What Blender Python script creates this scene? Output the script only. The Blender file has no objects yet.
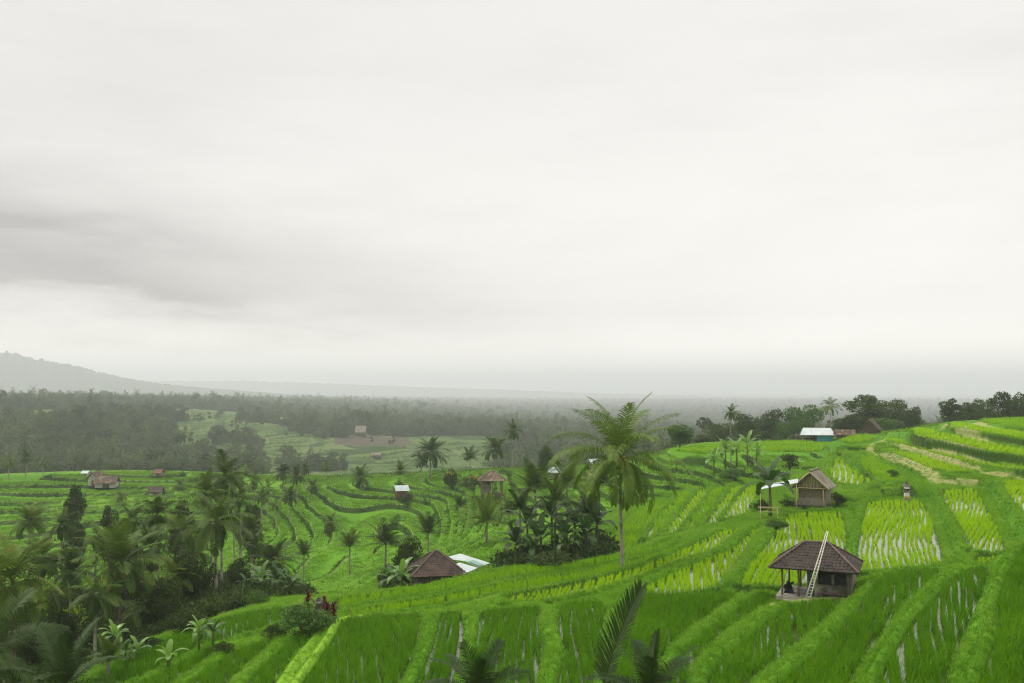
import bpy, math, random
import numpy as np
from mathutils import Vector, Matrix
random.seed(7); rng = np.random.default_rng(7)
SC = bpy.context.scene
COL = SC.collection
R = math.radians
F = 995.0; W0, H0 = 1024, 683; HR = 385.0
TH = math.atan((HR-341.5)/F)

# ------------------------------------------------------------------ helpers
def ray(px, py):
    a = (px-512)/F; b = (341.5-py)/F
    return (a, math.cos(TH)-b*math.sin(TH), math.sin(TH)+b*math.cos(TH))
def at_z(px, py, z):
    d = ray(px, py); t = z/d[2]
    return (d[0]*t, d[1]*t)
def at_d(px, py, dist):
    d = ray(px, py); t = dist/d[1]
    return (d[0]*t, dist, d[2]*t)

def tag(o, label=None, cat=None, group=None, kind=None):
    if label: o['label'] = label
    if cat: o['category'] = cat
    if group: o['group'] = group
    if kind: o['kind'] = kind
    return o
def empty(name, loc, rz=0, sc=1.0):
    o = bpy.data.objects.new(name, None); COL.objects.link(o)
    o.location = loc; o.rotation_euler = (0, 0, rz)
    o.scale = (sc, sc, sc) if not isinstance(sc, (tuple, list)) else sc
    o.empty_display_size = 0.2
    return o
def link_mesh(name, me, parent=None):
    o = bpy.data.objects.new(name, me); COL.objects.link(o)
    if parent: o.parent = parent
    return o
def np_mesh(name, v, faces, mat=None, smooth=False, attrs=None):
    """faces: (n,k) int array, or list of arrays with different k"""
    me = bpy.data.meshes.new(name)
    if not isinstance(faces, list): faces = [faces]
    v = np.asarray(v, dtype=np.float32)
    me.vertices.add(len(v)); me.vertices.foreach_set('co', v.ravel())
    idx = np.concatenate([f.ravel() for f in faces]).astype(np.int32) if faces else np.zeros(0, np.int32)
    tot = np.concatenate([np.full(len(f), f.shape[1]) for f in faces]).astype(np.int32)
    st = np.concatenate([[0], np.cumsum(tot)[:-1]]).astype(np.int32) if len(tot) else tot
    me.loops.add(len(idx)); me.loops.foreach_set('vertex_index', idx)
    me.polygons.add(len(tot)); me.polygons.foreach_set('loop_start', st); me.polygons.foreach_set('loop_total', tot)
    if smooth: me.polygons.foreach_set('use_smooth', np.ones(len(tot), dtype=bool))
    if attrs:
        for k, (ty, arr) in attrs.items():
            a = me.attributes.new(k, ty, 'POINT')
            a.data.foreach_set('vector' if ty == 'FLOAT_VECTOR' else 'value', np.asarray(arr).ravel())
    if mat: me.materials.append(mat)
    me.update(calc_edges=True); me.validate()
    return me

class MB:
    def __init__(s): s.v = []; s.f = []
    def add(s, vs, fs):
        n = len(s.v); s.v += [tuple(p) for p in vs]; s.f += [tuple(i+n for i in f) for f in fs]; return s
    def box(s, c, size, rz=0, rx=0, ry=0):
        m = Matrix.Translation(c) @ Matrix.Rotation(rz, 4, 'Z') @ Matrix.Rotation(ry, 4, 'Y') @ Matrix.Rotation(rx, 4, 'X')
        vs = [m @ Vector((x*size[0]/2, y*size[1]/2, z*size[2]/2)) for x in (-1, 1) for y in (-1, 1) for z in (-1, 1)]
        return s.add(vs, [(0,1,3,2),(4,6,7,5),(0,4,5,1),(2,3,7,6),(0,2,6,4),(1,5,7,3)])
    def tube(s, pts, rad, n=8, cap=True):
        pts = [Vector(p) for p in pts]
        if not isinstance(rad, (list, tuple)): rad = [rad]*len(pts)
        base = len(s.v); k = len(pts)
        for i, p in enumerate(pts):
            d = (pts[min(i+1, k-1)]-pts[max(i-1, 0)]).normalized()
            u = d.cross(Vector((0, 1, 0.13))).normalized(); w = d.cross(u)
            for j in range(n):
                a = 2*math.pi*j/n
                s.v.append(tuple(p+(u*math.cos(a)+w*math.sin(a))*rad[i]))
        for i in range(k-1):
            for j in range(n):
                a = base+i*n+j; b = base+i*n+(j+1) % n
                s.f.append((a, b, b+n, a+n))
        if cap:
            s.f.append(tuple(base+j for j in range(n-1, -1, -1))); s.f.append(tuple(base+(k-1)*n+j for j in range(n)))
        return s
    def slab(s, pts, t):
        """flat polygon thickened by t along its normal (downwards)"""
        pts = [Vector(p) for p in pts]; n = (pts[1]-pts[0]).cross(pts[2]-pts[0]).normalized()
        if n.z < 0: n = -n
        k = len(pts); vs = pts+[p-n*t for p in pts]
        return s.add(vs, [tuple(range(k)), tuple(range(2*k-1, k-1, -1))]+[(i, i+k, (i+1) % k+k, (i+1) % k) for i in range(k)])
    def ball(s, c, r, nu=8, nv=6, squash=1):
        vs = [(c[0], c[1], c[2]+r*squash)]
        for i in range(1, nv):
            ph = math.pi*i/nv
            for j in range(nu):
                a = 2*math.pi*j/nu
                vs.append((c[0]+r*math.sin(ph)*math.cos(a), c[1]+r*math.sin(ph)*math.sin(a), c[2]+r*squash*math.cos(ph)))
        vs.append((c[0], c[1], c[2]-r*squash)); fs = []
        for j in range(nu):
            fs.append((0, 1+j, 1+(j+1) % nu))
            for i in range(nv-2):
                a = 1+i*nu+j; b = 1+i*nu+(j+1) % nu; fs.append((a, a+nu, b+nu, b))
            fs.append((len(vs)-1, 1+(nv-2)*nu+(j+1) % nu, 1+(nv-2)*nu+j))
        return s.add(vs, fs)
    def mesh(s, name, mat, smooth=False):
        me = bpy.data.meshes.new(name); me.from_pydata(s.v, [], s.f)
        me.materials.append(mat)
        if smooth: me.polygons.foreach_set('use_smooth', [True]*len(me.polygons))
        me.update(); return me
    def build(s, name, mat, parent=None, smooth=False):
        return link_mesh(name, s.mesh(name, mat, smooth), parent)

# ------------------------------------------------------------------ materials
class NT:
    def __init__(s, tree): s.t = tree; s.n = tree.nodes; s.l = tree.links
    def node(s, ty, **kw):
        n = s.n.new(ty)
        for k, v in kw.items():
            if k == 'inp':
                for a, b in v.items():
                    if isinstance(b, bpy.types.NodeSocket): s.l.new(b, n.inputs[a])
                    else: n.inputs[a].default_value = b
            else: setattr(n, k, v)
        return n
    def noise(s, scale, detail=3, vec=None, rough=0.55):
        n = s.node('ShaderNodeTexNoise', inp={'Scale': scale, 'Detail': detail, 'Roughness': rough})
        if vec is not None: s.l.new(vec, n.inputs['Vector'])
        return n.outputs['Fac']
    def math(s, op, a, b=0.0, clamp=False):
        n = s.node('ShaderNodeMath', operation=op, use_clamp=clamp, inp={0: a, 1: b}); return n.outputs[0]
    def ramp(s, fac, a, b, lo=0.0, hi=1.0):
        n = s.node('ShaderNodeMapRange', inp={'Value': fac, 'From Min': a, 'From Max': b, 'To Min': lo, 'To Max': hi}); return n.outputs[0]
    def mix(s, fac, a, b, mode='MIX'):
        n = s.node('ShaderNodeMix', data_type='RGBA', blend_type=mode, clamp_factor=True)
        for i, v in ((0, fac), (6, a), (7, b)):
            if isinstance(v, bpy.types.NodeSocket): s.l.new(v, n.inputs[i])
            elif i == 0: n.inputs[0].default_value = v
            else: n.inputs[i].default_value = (*v[:3], 1)
        return n.outputs[2]
    def attr(s, name): return s.node('ShaderNodeAttribute', attribute_name=name).outputs['Fac']
    def pos(s): return s.node('ShaderNodeNewGeometry').outputs['Position']
    def objco(s): return s.node('ShaderNodeTexCoord').outputs['Object']
def new_mat(name):
    m = bpy.data.materials.new(name); m.use_nodes = True; t = NT(m.node_tree)
    return m, t, t.n['Principled BSDF']

def mat_noise(name, c1, c2, scale=4, rough=0.85, bump=0.3, bscale=None, c3=None, spec=0.3):
    m, t, p = new_mat(name); co = t.objco()
    f = t.ramp(t.noise(scale, 5, co), 0.3, 0.7)
    c = t.mix(f, c1, c2)
    if c3 is not None: c = t.mix(t.ramp(t.noise(scale*0.31, 3, co), 0.5, 0.62), c, c3)
    t.l.new(c, p.inputs['Base Color']); p.inputs['Roughness'].default_value = rough
    p.inputs['Specular IOR Level'].default_value = spec
    if bump:
        b = t.node('ShaderNodeBump', inp={'Strength': bump, 'Distance': 0.03, 'Height': t.noise(bscale or scale*4, 4, co)})
        t.l.new(b.outputs[0], p.inputs['Normal'])
    return m
def mat_leaf(name, dark, light, trans=0.3, rough=0.65, wscale=0.6, spec=0.08, tcol=None, ripe=None):
    """leaf: colour varies from plant to plant and from leaf to leaf"""
    m, t, p = new_mat(name)
    oi = t.node('ShaderNodeObjectInfo').outputs['Random']
    f = t.noise(wscale, 3, t.pos())
    f2 = t.math('ADD', t.math('MULTIPLY', oi, 0.45), t.ramp(f, 0.25, 0.75, 0, 0.6))
    c = t.mix(f2, dark, light)
    if ripe is not None: c = t.mix(t.ramp(t.noise(wscale*2.7, 2, t.pos()), 0.58, 0.72), c, ripe)
    t.l.new(c, p.inputs['Base Color']); p.inputs['Roughness'].default_value = rough
    p.inputs['Specular IOR Level'].default_value = spec
    tr = t.node('ShaderNodeBsdfTranslucent')
    t.l.new(t.mix(0.5, c, tcol or light), tr.inputs['Color'])
    mx = t.node('ShaderNodeMixShader', inp={0: trans}); t.l.new(p.outputs[0], mx.inputs[1]); t.l.new(tr.outputs[0], mx.inputs[2])
    t.l.new(mx.outputs[0], t.n['Material Output'].inputs['Surface'])
    return m
M = {}
M['young'] = mat_leaf('young_rice', (0.22, 0.46, 0.001), (0.40, 0.62, 0.002), 0.35, wscale=0.25)
M['lush'] = mat_leaf('lush_rice', (0.055, 0.17, 0.002), (0.135, 0.32, 0.003), 0.3, wscale=0.2)
M['bright'] = mat_leaf('bright_rice', (0.12, 0.31, 0.003), (0.30, 0.53, 0.008), 0.3, wscale=0.2)
M['grassleaf'] = mat_leaf('bank_grass', (0.11, 0.28, 0.010), (0.23, 0.42, 0.030), 0.3, wscale=0.12, ripe=(0.27, 0.44, 0.05))
M['scrubleaf'] = mat_leaf('riser_scrub', (0.012, 0.04, 0.004), (0.04, 0.10, 0.008), 0.12, wscale=0.35, ripe=(0.06, 0.07, 0.018))  # weeds on the risers, leaf colour darkened for the shade there
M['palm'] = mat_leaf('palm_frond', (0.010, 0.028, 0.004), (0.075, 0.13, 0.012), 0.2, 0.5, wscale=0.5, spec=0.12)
M['palm_hero'] = mat_leaf('palm_frond_yellow_green', (0.022, 0.065, 0.004), (0.14, 0.23, 0.012), 0.25, 0.5, wscale=0.9, spec=0.25, ripe=(0.24, 0.25, 0.02))  # yellow-green leaf colour of the lone palm, yellower in patches
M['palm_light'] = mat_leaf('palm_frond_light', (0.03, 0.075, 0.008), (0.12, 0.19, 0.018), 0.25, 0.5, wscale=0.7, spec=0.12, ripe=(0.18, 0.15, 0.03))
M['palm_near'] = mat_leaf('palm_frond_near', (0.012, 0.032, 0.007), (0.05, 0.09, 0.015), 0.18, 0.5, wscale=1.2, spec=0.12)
M['deadfrond'] = mat_leaf('dry_frond', (0.13, 0.075, 0.03), (0.26, 0.15, 0.06), 0.15, 0.7)
M['banana'] = mat_leaf('banana_leaf', (0.010, 0.036, 0.005), (0.055, 0.13, 0.012), 0.25, 0.45, wscale=0.8, spec=0.3)
M['banana_light'] = mat_leaf('banana_leaf_light', (0.08, 0.2, 0.02), (0.2, 0.36, 0.04), 0.4, 0.35, wscale=0.8, spec=0.6)
M['broad'] = mat_leaf('broad_leaf', (0.012, 0.028, 0.007), (0.07, 0.11, 0.02), 0.18, 0.6, wscale=0.25)
M['broad_light'] = mat_leaf('broad_leaf_light', (0.05, 0.11, 0.02), (0.11, 0.2, 0.04), 0.25, 0.5, wscale=0.3)
M['ridge_leaf'] = mat_leaf('ridge_leaf', (0.022, 0.045, 0.011), (0.10, 0.15, 0.03), 0.2, 0.6, wscale=0.3)
M['forest'] = mat_leaf('forest_leaf', (0.010, 0.026, 0.010), (0.13, 0.17, 0.05), 0.12, 0.7, wscale=0.03)
M['red'] = mat_leaf('red_leaf', (0.045, 0.007, 0.009), (0.12, 0.013, 0.018), 0.25, 0.45, wscale=2)
M['yellow'] = mat_leaf('yellow_flower', (0.35, 0.25, 0.02), (0.55, 0.45, 0.05), 0.3, 0.6)
M['bark_palm'] = mat_noise('palm_bark', (0.20, 0.18, 0.14), (0.36, 0.33, 0.27), 2.2, 0.9, 0.5, 6, (0.12, 0.11, 0.07))
M['bark_dark'] = mat_noise('dark_palm_bark', (0.07, 0.06, 0.04), (0.15, 0.13, 0.1), 2.2, 0.9, 0.5, 6)
M['bark'] = mat_noise('tree_bark', (0.08, 0.065, 0.05), (0.17, 0.15, 0.12), 2, 0.9, 0.5)
M['bark_pale'] = mat_noise('pale_bark', (0.3, 0.29, 0.25), (0.5, 0.48, 0.43), 2, 0.8, 0.3)
M['stem'] = mat_noise('banana_stem', (0.06, 0.10, 0.02), (0.17, 0.17, 0.06), 4, 0.6, 0.2, None, (0.10, 0.06, 0.03))
M['coconut'] = mat_noise('coconut_husk', (0.20, 0.19, 0.03), (0.36, 0.24, 0.05), 3, 0.5, 0.1)
M['bloom'] = mat_noise('palm_blossom', (0.48, 0.24, 0.03), (0.62, 0.38, 0.07), 8, 0.7, 0.2)
M['tile'] = mat_noise('clay_tile', (0.034, 0.029, 0.025), (0.082, 0.062, 0.050), 2.4, 0.9, 0.4, 30, (0.045, 0.04, 0.032))
M['tile_red'] = mat_noise('red_tile', (0.030, 0.024, 0.020), (0.085, 0.058, 0.045), 2.6, 0.9, 0.3, 20, (0.09, 0.06, 0.045))
M['ridge'] = mat_noise('ridge_tile', (0.10, 0.075, 0.058), (0.20, 0.155, 0.12), 5, 0.9, 0.3)
M['post'] = mat_noise('weathered_post', (0.13, 0.09, 0.065), (0.22, 0.17, 0.13), 6, 0.85, 0.3)
M['plank'] = mat_noise('dark_plank', (0.06, 0.045, 0.035), (0.13, 0.10, 0.08), 5, 0.85, 0.3)
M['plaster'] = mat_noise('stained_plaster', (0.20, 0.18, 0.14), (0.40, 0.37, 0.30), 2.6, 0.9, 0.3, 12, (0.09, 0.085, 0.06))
M['concrete'] = mat_noise('worn_concrete', (0.26, 0.24, 0.2), (0.42, 0.39, 0.33), 2.5, 0.9, 0.3, None, (0.18, 0.16, 0.12))
M['straw'] = mat_noise('thatch', (0.13, 0.11, 0.085), (0.29, 0.26, 0.20), 3, 0.95, 0.8, 18, (0.13, 0.10, 0.07))
M['straw_dark'] = mat_noise('old_thatch', (0.06, 0.045, 0.034), (0.15, 0.11, 0.08), 4, 0.95, 0.8, 16, (0.22, 0.17, 0.10))
M['bamboo'] = mat_noise('bamboo', (0.38, 0.30, 0.14), (0.58, 0.48, 0.26), 3, 0.5, 0.15)
M['bamboo_pale'] = mat_noise('bleached_bamboo', (0.5, 0.46, 0.36), (0.75, 0.71, 0.60), 3, 0.6, 0.15)
M['mat'] = mat_noise('woven_mat', (0.13, 0.10, 0.06), (0.25, 0.20, 0.13), 7, 0.9, 0.4, 40)
M['mat_grey'] = mat_noise('woven_mat_grey', (0.19, 0.17, 0.13), (0.32, 0.29, 0.23), 7, 0.9, 0.4, 40)
M['sheet'] = mat_noise('metal_sheet', (0.28, 0.37, 0.34), (0.46, 0.54, 0.52), 0.8, 0.4, 0.05, None, (0.55, 0.58, 0.56), 0.5)
M['sheet_green'] = mat_noise('green_sheet', (0.12, 0.27, 0.20), (0.2, 0.36, 0.28), 1.2, 0.4, 0.05)
M['sheet_white'] = mat_noise('white_sheet', (0.36, 0.43, 0.43), (0.52, 0.57, 0.57), 0.9, 0.4, 0.05, None, (0.45, 0.44, 0.40), 0.5)
M['teal'] = mat_noise('teal_paint', (0.02, 0.22, 0.27), (0.035, 0.30, 0.35), 2, 0.7, 0.1)
M['stone'] = mat_noise('mossy_stone', (0.14, 0.13, 0.11), (0.32, 0.30, 0.27), 6, 0.95, 0.5, 20, (0.07, 0.075, 0.05))
M['cloth_w'] = mat_noise('white_cloth', (0.62, 0.60, 0.54), (0.8, 0.78, 0.72), 5, 0.9, 0.2)
M['cloth_y'] = mat_noise('yellow_cloth', (0.42, 0.33, 0.07), (0.60, 0.46, 0.1), 5, 0.9, 0.2)
M['dark'] = mat_noise('dark_cloth_and_shadow', (0.02, 0.02, 0.022), (0.05, 0.05, 0.05), 5, 0.9, 0.2)  # cloth of the bundle, also the painted shadow in the pavilion openings
M['blue_door'] = mat_noise('blue_grey_paint', (0.05, 0.075, 0.10), (0.10, 0.13, 0.16), 4, 0.7, 0.1)
M['whitewall'] = mat_noise('whitewash', (0.26, 0.25, 0.22), (0.5, 0.48, 0.44), 1.2, 0.9, 0.1, None, (0.32, 0.30, 0.26))
M['pinktile'] = mat_noise('orange_tile', (0.12, 0.05, 0.035), (0.18, 0.08, 0.055), 1, 0.85, 0.2)
M['hill'] = mat_noise('hill_forest', (0.02, 0.035, 0.015), (0.05, 0.07, 0.03), 0.01, 0.95, 0.0)

# ground
def ground_material():
    m, t, p = new_mat('terraced_ground'); pos = t.pos()
    n1 = t.noise(0.06, 4, pos); n2 = t.noise(1.3, 5, pos); n3 = t.noise(7, 3, pos)
    g = t.mix(t.ramp(n1, 0.35, 0.65), (0.065, 0.18, 0.008), (0.12, 0.27, 0.014))
    g = t.mix(t.math('MULTIPLY', t.attr('tone'), 0.85, True), g, (0.14, 0.29, 0.014))
    g = t.mix(t.ramp(n2, 0.35, 0.7, 0, 0.45), g, (0.03, 0.13, 0.006))
    g = t.mix(t.ramp(t.attr('farfield'), 0, 1), g, t.mix(t.ramp(t.noise(0.012, 4, pos), 0.38, 0.62), (0.05, 0.095, 0.020), (0.105, 0.15, 0.042)))
    path = t.mix(t.ramp(n2, 0.35, 0.6), (0.20, 0.27, 0.06), (0.36, 0.33, 0.15))
    g = t.mix(t.attr('path'), g, path)
    g = t.mix(t.attr('gpath'), g, t.mix(t.ramp(n3, 0.3, 0.7), (0.14, 0.32, 0.015), (0.23, 0.38, 0.04)))
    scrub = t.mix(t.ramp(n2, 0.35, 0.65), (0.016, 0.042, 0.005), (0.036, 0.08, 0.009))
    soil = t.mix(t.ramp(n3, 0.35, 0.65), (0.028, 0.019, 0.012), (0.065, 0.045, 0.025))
    rs = t.mix(t.ramp(n2, 0.52, 0.66), scrub, soil)  # riser scrub and soil, colours darkened to carry the faces' shade
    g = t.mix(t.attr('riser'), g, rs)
    g = t.mix(t.attr('mud'), g, t.mix(t.ramp(n2, 0.3, 0.7), (0.045, 0.06, 0.014), (0.07, 0.10, 0.02)))
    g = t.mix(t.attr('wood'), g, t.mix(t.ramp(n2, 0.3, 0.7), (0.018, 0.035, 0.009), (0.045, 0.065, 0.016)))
    g = t.mix(t.attr('brown'), g, (0.075, 0.06, 0.045))
    t.l.new(g, p.inputs['Base Color']); p.inputs['Roughness'].default_value = 0.9
    p.inputs['Specular IOR Level'].default_value = 0.05
    b = t.node('ShaderNodeBump', inp={'Strength': 0.7, 'Distance': 0.12, 'Height': t.noise(4.5, 6, pos)})
    t.l.new(b.outputs[0], p.inputs['Normal'])
    return m
def water_material():
    m, t, p = new_mat('paddy_water'); pos = t.pos()
    c = t.mix(t.ramp(t.noise(0.5, 3, pos), 0.35, 0.65), (0.03, 0.05, 0.008), (0.07, 0.09, 0.03))
    t.l.new(c, p.inputs['Base Color']); p.inputs['Roughness'].default_value = 0.06
    p.inputs['IOR'].default_value = 1.75; p.inputs['Specular IOR Level'].default_value = 0.9
    b = t.node('ShaderNodeBump', inp={'Strength': 0.06, 'Distance': 0.02, 'Height': t.noise(6, 2, pos)})
    t.l.new(b.outputs[0], p.inputs['Normal'])
    return m

# ------------------------------------------------------------------ the terraced land
# fields: name, kind, level (or (level,px,level,px)), outline seen from the camera and laid on that level
Y_, L_ = 'young', 'lush'
FIELDS = [
 (Y_, -11.3, [(866,504),(918,501),(926,508),(932,520),(940,545),(943,565),(935,568),(880,573),(859,574),(857,560),(858,545),(862,525),(866,512)]),
 (Y_, -10.6, [(938,492),(975,490),(980,497),(993,520),(1004,545),(1008,553),(970,552),(962,532),(950,511)]),
 (Y_, -10.9, [(972,560),(1000,558),(1000,566),(982,569)]),
 (Y_, -9.7, [(1000,481),(1100,483),(1100,560),(1040,530),(1018,508),(1006,494)]),
 (L_, -9.2, [(1024,549),(1100,532),(1200,700),(968,720),(985,670),(1001,630),(996,612),(1001,592),(1012,568)]),
 ('mid', -10.2, [(948,583),(972,571),(990,573),(983,590),(976,608),(962,640),(951,665),(944,690),(936,720),(866,720),(877,690),(893,655),(914,622),(937,598)]),
 (L_, -11.0, [(884,580),(905,574),(936,573),(944,575),(926,588),(902,608),(879,640),(862,665),(848,690),(835,720),(742,720),(778,690),(822,650),(855,615),(870,592)]),
 (L_, -11.7, [(792,609),(815,605),(840,605),(842,608),(828,620),(798,645),(755,680),(722,720),(700,720),(708,683),(720,663),(748,641),(778,615)]),
 (L_, -12.05, [(764,596),(781,601),(760,611),(726,636),(702,654),(690,672),(684,690),(680,720),(642,720),(660,690),(677,660),(704,638),(742,608)]),
 (L_, -12.45, [(632,600),(690,600),(737,598),(730,604),(688,634),(664,655),(646,690),(630,720),(594,720),(606,690),(618,655),(614,632),(616,612)]),
 ('mid', -12.8, [(562,608),(600,604),(606,615),(600,635),(605,652),(594,680),(580,720),(548,720),(556,690),(566,655),(558,625)]),
 ('mid', -13.15, [(480,615),(543,610),(537,622),(544,652),(534,690),(524,720),(458,720),(467,690),(474,660),(478,635)]),
 ('mid', -13.5, [(439,618),(462,616),(464,632),(459,660),(450,690),(440,720),(400,720),(413,690),(424,668),(436,640)]),
 (L_, -13.95, [(342,624),(380,619),(422,618),(418,640),(408,668),(396,690),(380,720),(278,720),(300,690),(320,662),(334,640)]),
 (L_, -14.5, [(318,634),(308,643),(291,662),(272,690),(252,720),(208,720),(240,690),(267,666),(290,644)]),
 (L_, -15.0, [(262,646),(280,639),(258,658),(230,683),(205,720),(135,720),(178,692),(198,680),(231,657)]),
 (L_, -15.6, [(238,647),(214,657),(182,680),(150,705),(110,720),(70,720),(120,697),(160,678),(200,657)]),
 (L_, -16.4, [(118,666),(155,646),(200,630),(250,616),(285,611),(284,620),(262,632),(232,640),(205,648),(165,668),(130,688),(85,700)]),
 (L_, (-15.0,340,-13.65,680), [(335,603),(391,594),(430,589),(476,578),(512,570),(575,566),(615,561),(650,551),(676,540),(668,547),(640,557),(600,567),(560,573),(512,579),(463,589),(400,600),(340,611)]),
 (L_, (-14.6,345,-13.4,700), [(345,616),(400,606),(465,594),(512,584),(575,576),(620,568),(660,555),(695,541),(695,546),(660,562),(600,579),(540,589),(480,600),(430,609),(348,619)]),
 (Y_, (-13.05,515,-12.3,740), [(500,606),(550,603),(600,592),(640,578),(680,564),(720,549),(742,531),(722,532),(700,543),(665,560),(620,575),(570,587),(510,598)]),
 (Y_, -12.1, [(636,594),(660,583),(702,563),(733,551),(750,534),(765,525),(752,541),(743,556),(730,571),(718,589),(690,593),(660,595)]),
 (Y_, -11.9, [(790,515),(843,512),(846,530),(846,555),(849,572),(838,588),(790,589),(740,587),(744,575),(759,556),(770,540),(781,525)]),
 (L_, -15.6, [(643,538),(656,540),(690,497),(693,492),(683,493)]),
 (Y_, -15.0, [(662,538),(676,534),(706,497),(709,490),(699,491)]),
 (L_, -14.4, [(682,532),(696,529),(722,496),(726,489),(715,490)]),
 (Y_, -13.8, [(702,528),(714,526),(736,497),(742,488),(732,489)]),
 (Y_, -13.2, [(720,521),(744,519),(756,500),(758,488),(748,488),(738,498)]),
 (L_, -16.6, [(606,563),(634,552),(655,521),(670,503),(657,500),(632,515),(612,537)]),
 # hill terraces on the right
 (Y_, -9.35, [(886,449),(900,450.5),(915,455),(943,463),(976,471.5),(972,474),(946,473.5),(930,470),(905,459),(888,452)]),
 (Y_, -8.9, [(884,439),(900,441.5),(915,446.5),(936,453.5),(970,460.5),(1006,467.7),(1040,471),(1120,478),(1120,480),(1040,474),(990,468.5),(970,464),(943,457.5),(915,449),(890,442)]),
 (Y_, (-7.25,915,-7.75,1010), [(912,431),(930,429.5),(936,433.5),(978,442),(1024,450.5),(1080,459),(1080,463),(1024,457.5),(995,453.5),(954,443.8),(930,439),(914,435)]),
 (Y_, (-6.38,942,-6.8,1024), [(948,424.5),(965,423.5),(972,427),(1000,430.5),(1024,434.5),(1080,443),(1080,448),(1024,440.5),(981,433.5),(950,428)]),
 (L_, (-6.2,971,-6.4,1024), [(978,422),(1024,420.5),(1120,418),(1120,441),(1060,434.5),(1024,430),(985,424.5)]),
 (Y_, -10.9, [(838,459),(832,465),(830,475),(836,485),(862,487),(874,484),(860,476),(849,468),(846,461)]),
 (L_, -10.1, [(870,453),(858,458),(860,466),(871,475),(888,484),(902,484),(903,478),(885,467),(876,459)]),
 (L_, -9.5, [(838,442),(860,437),(878,438),(868,443),(850,446)]),
 (L_, -11.9, [(672,452),(700,446.5),(760,444),(800,443),(828,445),(833,449),(820,453),(760,452),(700,455)]),
 # paddies glimpsed between the palms on the valley floor at left
 (Y_, -23.0, [(40,612),(92,604),(96,622),(88,640),(50,640),(34,628)]),
 (Y_, -22.6, [(52,650),(90,645),(88,668),(60,672)]),
]
def pt_in_poly(x, y, P):
    ins = np.zeros(x.shape, bool); n = len(P)
    for i in range(n):
        x1, y1 = P[i]; x2, y2 = P[(i+1) % n]
        c = ((y1 > y) != (y2 > y)) & (x < (x2-x1)*(y-y1)/((y2-y1) if y2 != y1 else 1e-9)+x1)
        ins ^= c
    return ins
def dist_poly(x, y, P):
    d = np.full(x.shape, 1e9); n = len(P)
    for i in range(n):
        x1, y1 = P[i]; x2, y2 = P[(i+1) % n]; dx, dy = x2-x1, y2-y1
        t = np.clip(((x-x1)*dx+(y-y1)*dy)/(dx*dx+dy*dy+1e-12), 0, 1)
        d = np.minimum(d, np.hypot(x-x1-t*dx, y-y1-t*dy))
    return d
def round_poly(P):
    for _ in range(2):
        Q = []
        for i in range(len(P)):
            a = P[i]; b = P[(i+1) % len(P)]
            Q += [(a[0]*.87+b[0]*.13, a[1]*.87+b[1]*.13), (a[0]*.13+b[0]*.87, a[1]*.13+b[1]*.87)]
        P = Q
    return P
fld = []
for kind, z, pts in FIELDS:
    if isinstance(z, tuple):
        z0, x0, z1, x1 = z
        V = [(*at_z(px, py, z0+(z1-z0)*(px-x0)/(x1-x0)), z0+(z1-z0)*(px-x0)/(x1-x0)) for px, py in pts]
        A = np.array([[a, b, 1] for a, b, c in V]); co = np.linalg.lstsq(A, np.array([c for a, b, c in V]), rcond=None)[0]
    else:
        V = [(*at_z(px, py, z), z) for px, py in pts]; co = np.array([0, 0, z])
    P = round_poly([(a, b) for a, b, c in V])
    if kind == L_ and min(p[1] for p in P) > 57.5: kind = 'bright'
    fld.append(dict(kind=kind, P=P, co=co, xs=[p[0] for p in P], ys=[p[1] for p in P]))
# guide points (px, py, distance) for the slopes between and beyond the fields
G = [(0,683,74),(60,683,68),(0,640,95),(60,626,103),(0,600,122),(120,645,88),(160,633,88),(218,603,97),(280,585,126),(312,590,118),(0,570,165),(100,570,160),(200,560,160),
 (0,540,188),(100,520,208),(0,500,230),(100,495,235),(200,500,228),(0,479,266),(100,474,274),(180,477,266),(250,482,262),(250,520,205),(300,510,203),(300,540,168),(300,560,146),(330,560,142),(350,500,208),
 (350,530,168),(400,480,242),(400,500,208),(400,520,184),(400,545,156),(400,565,124),(340,577,128),(440,476,242),(450,500,198),(440,545,148),
 (437,603,84),(410,603,84),(470,600,86),(330,600,100),(490,496,176),(480,520,152),(500,471,232),(560,473,210),(560,500,160),(560,522,140),(600,467,202),(600,510,142),
 (640,463,192),(640,490,150),(555,563,99),(500,548,112),(600,545,108),(700,470,166),(760,468,150),(814,507,97),(770,520,88),(820,462,160),(820,441,208),(870,434,205),(906,483,97),(930,489,102),(850,496,99),
 (950,439,228),(1010,438,228),(880,441,248),(780,447,250),(700,456,330),(820,456,330),(1000,450,330),(600,480,330),(450,484,380),(300,482,420),(180,482,480),(50,483,470),
 (300,470,580),(450,468,600),(600,466,600),(700,461,600),(850,452,600),(1000,447,600),
 (0,440,600),(80,440,600),(0,425,700),(80,425,700),(0,412,850),(80,412,850),(0,408,1000),(80,408,1000),(0,406,1300),(200,442,680),(200,420,850),(200,412,1000),(150,407,1300),
 (300,462,610),(350,452,670),(400,442,750),(400,436,850),(480,441,760),(300,432,800),(300,420,1100),(300,408,1800),(500,428,1350),(500,412,2800),
 (700,430,1600),(700,412,3200),(900,425,1900),(900,410,3600)]
G += [(0,402.5,3000),(300,402,3200),(600,403,5000),(900,403,5000),(0,397,6000),(500,398,8000),(1000,398,8000),(0,394.5,9000),(500,395,12000),(1000,395,12000)]+[(px, 391, 22000) for px in (0, 500, 1000)]
G += [(px, HR+F*zz/dd, dd) for px, zz, dd in [(512,13.5,26),(200,16.5,30),(0,21,40),(850,10.6,22),(1024,8.5,18),(640,13,26),(512,7,10),(0,9,12),(1024,5.5,10),(512,4,5),(0,4.5,5),(1024,3.5,5)]]
cu, cv, ce = [], [], []
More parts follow.
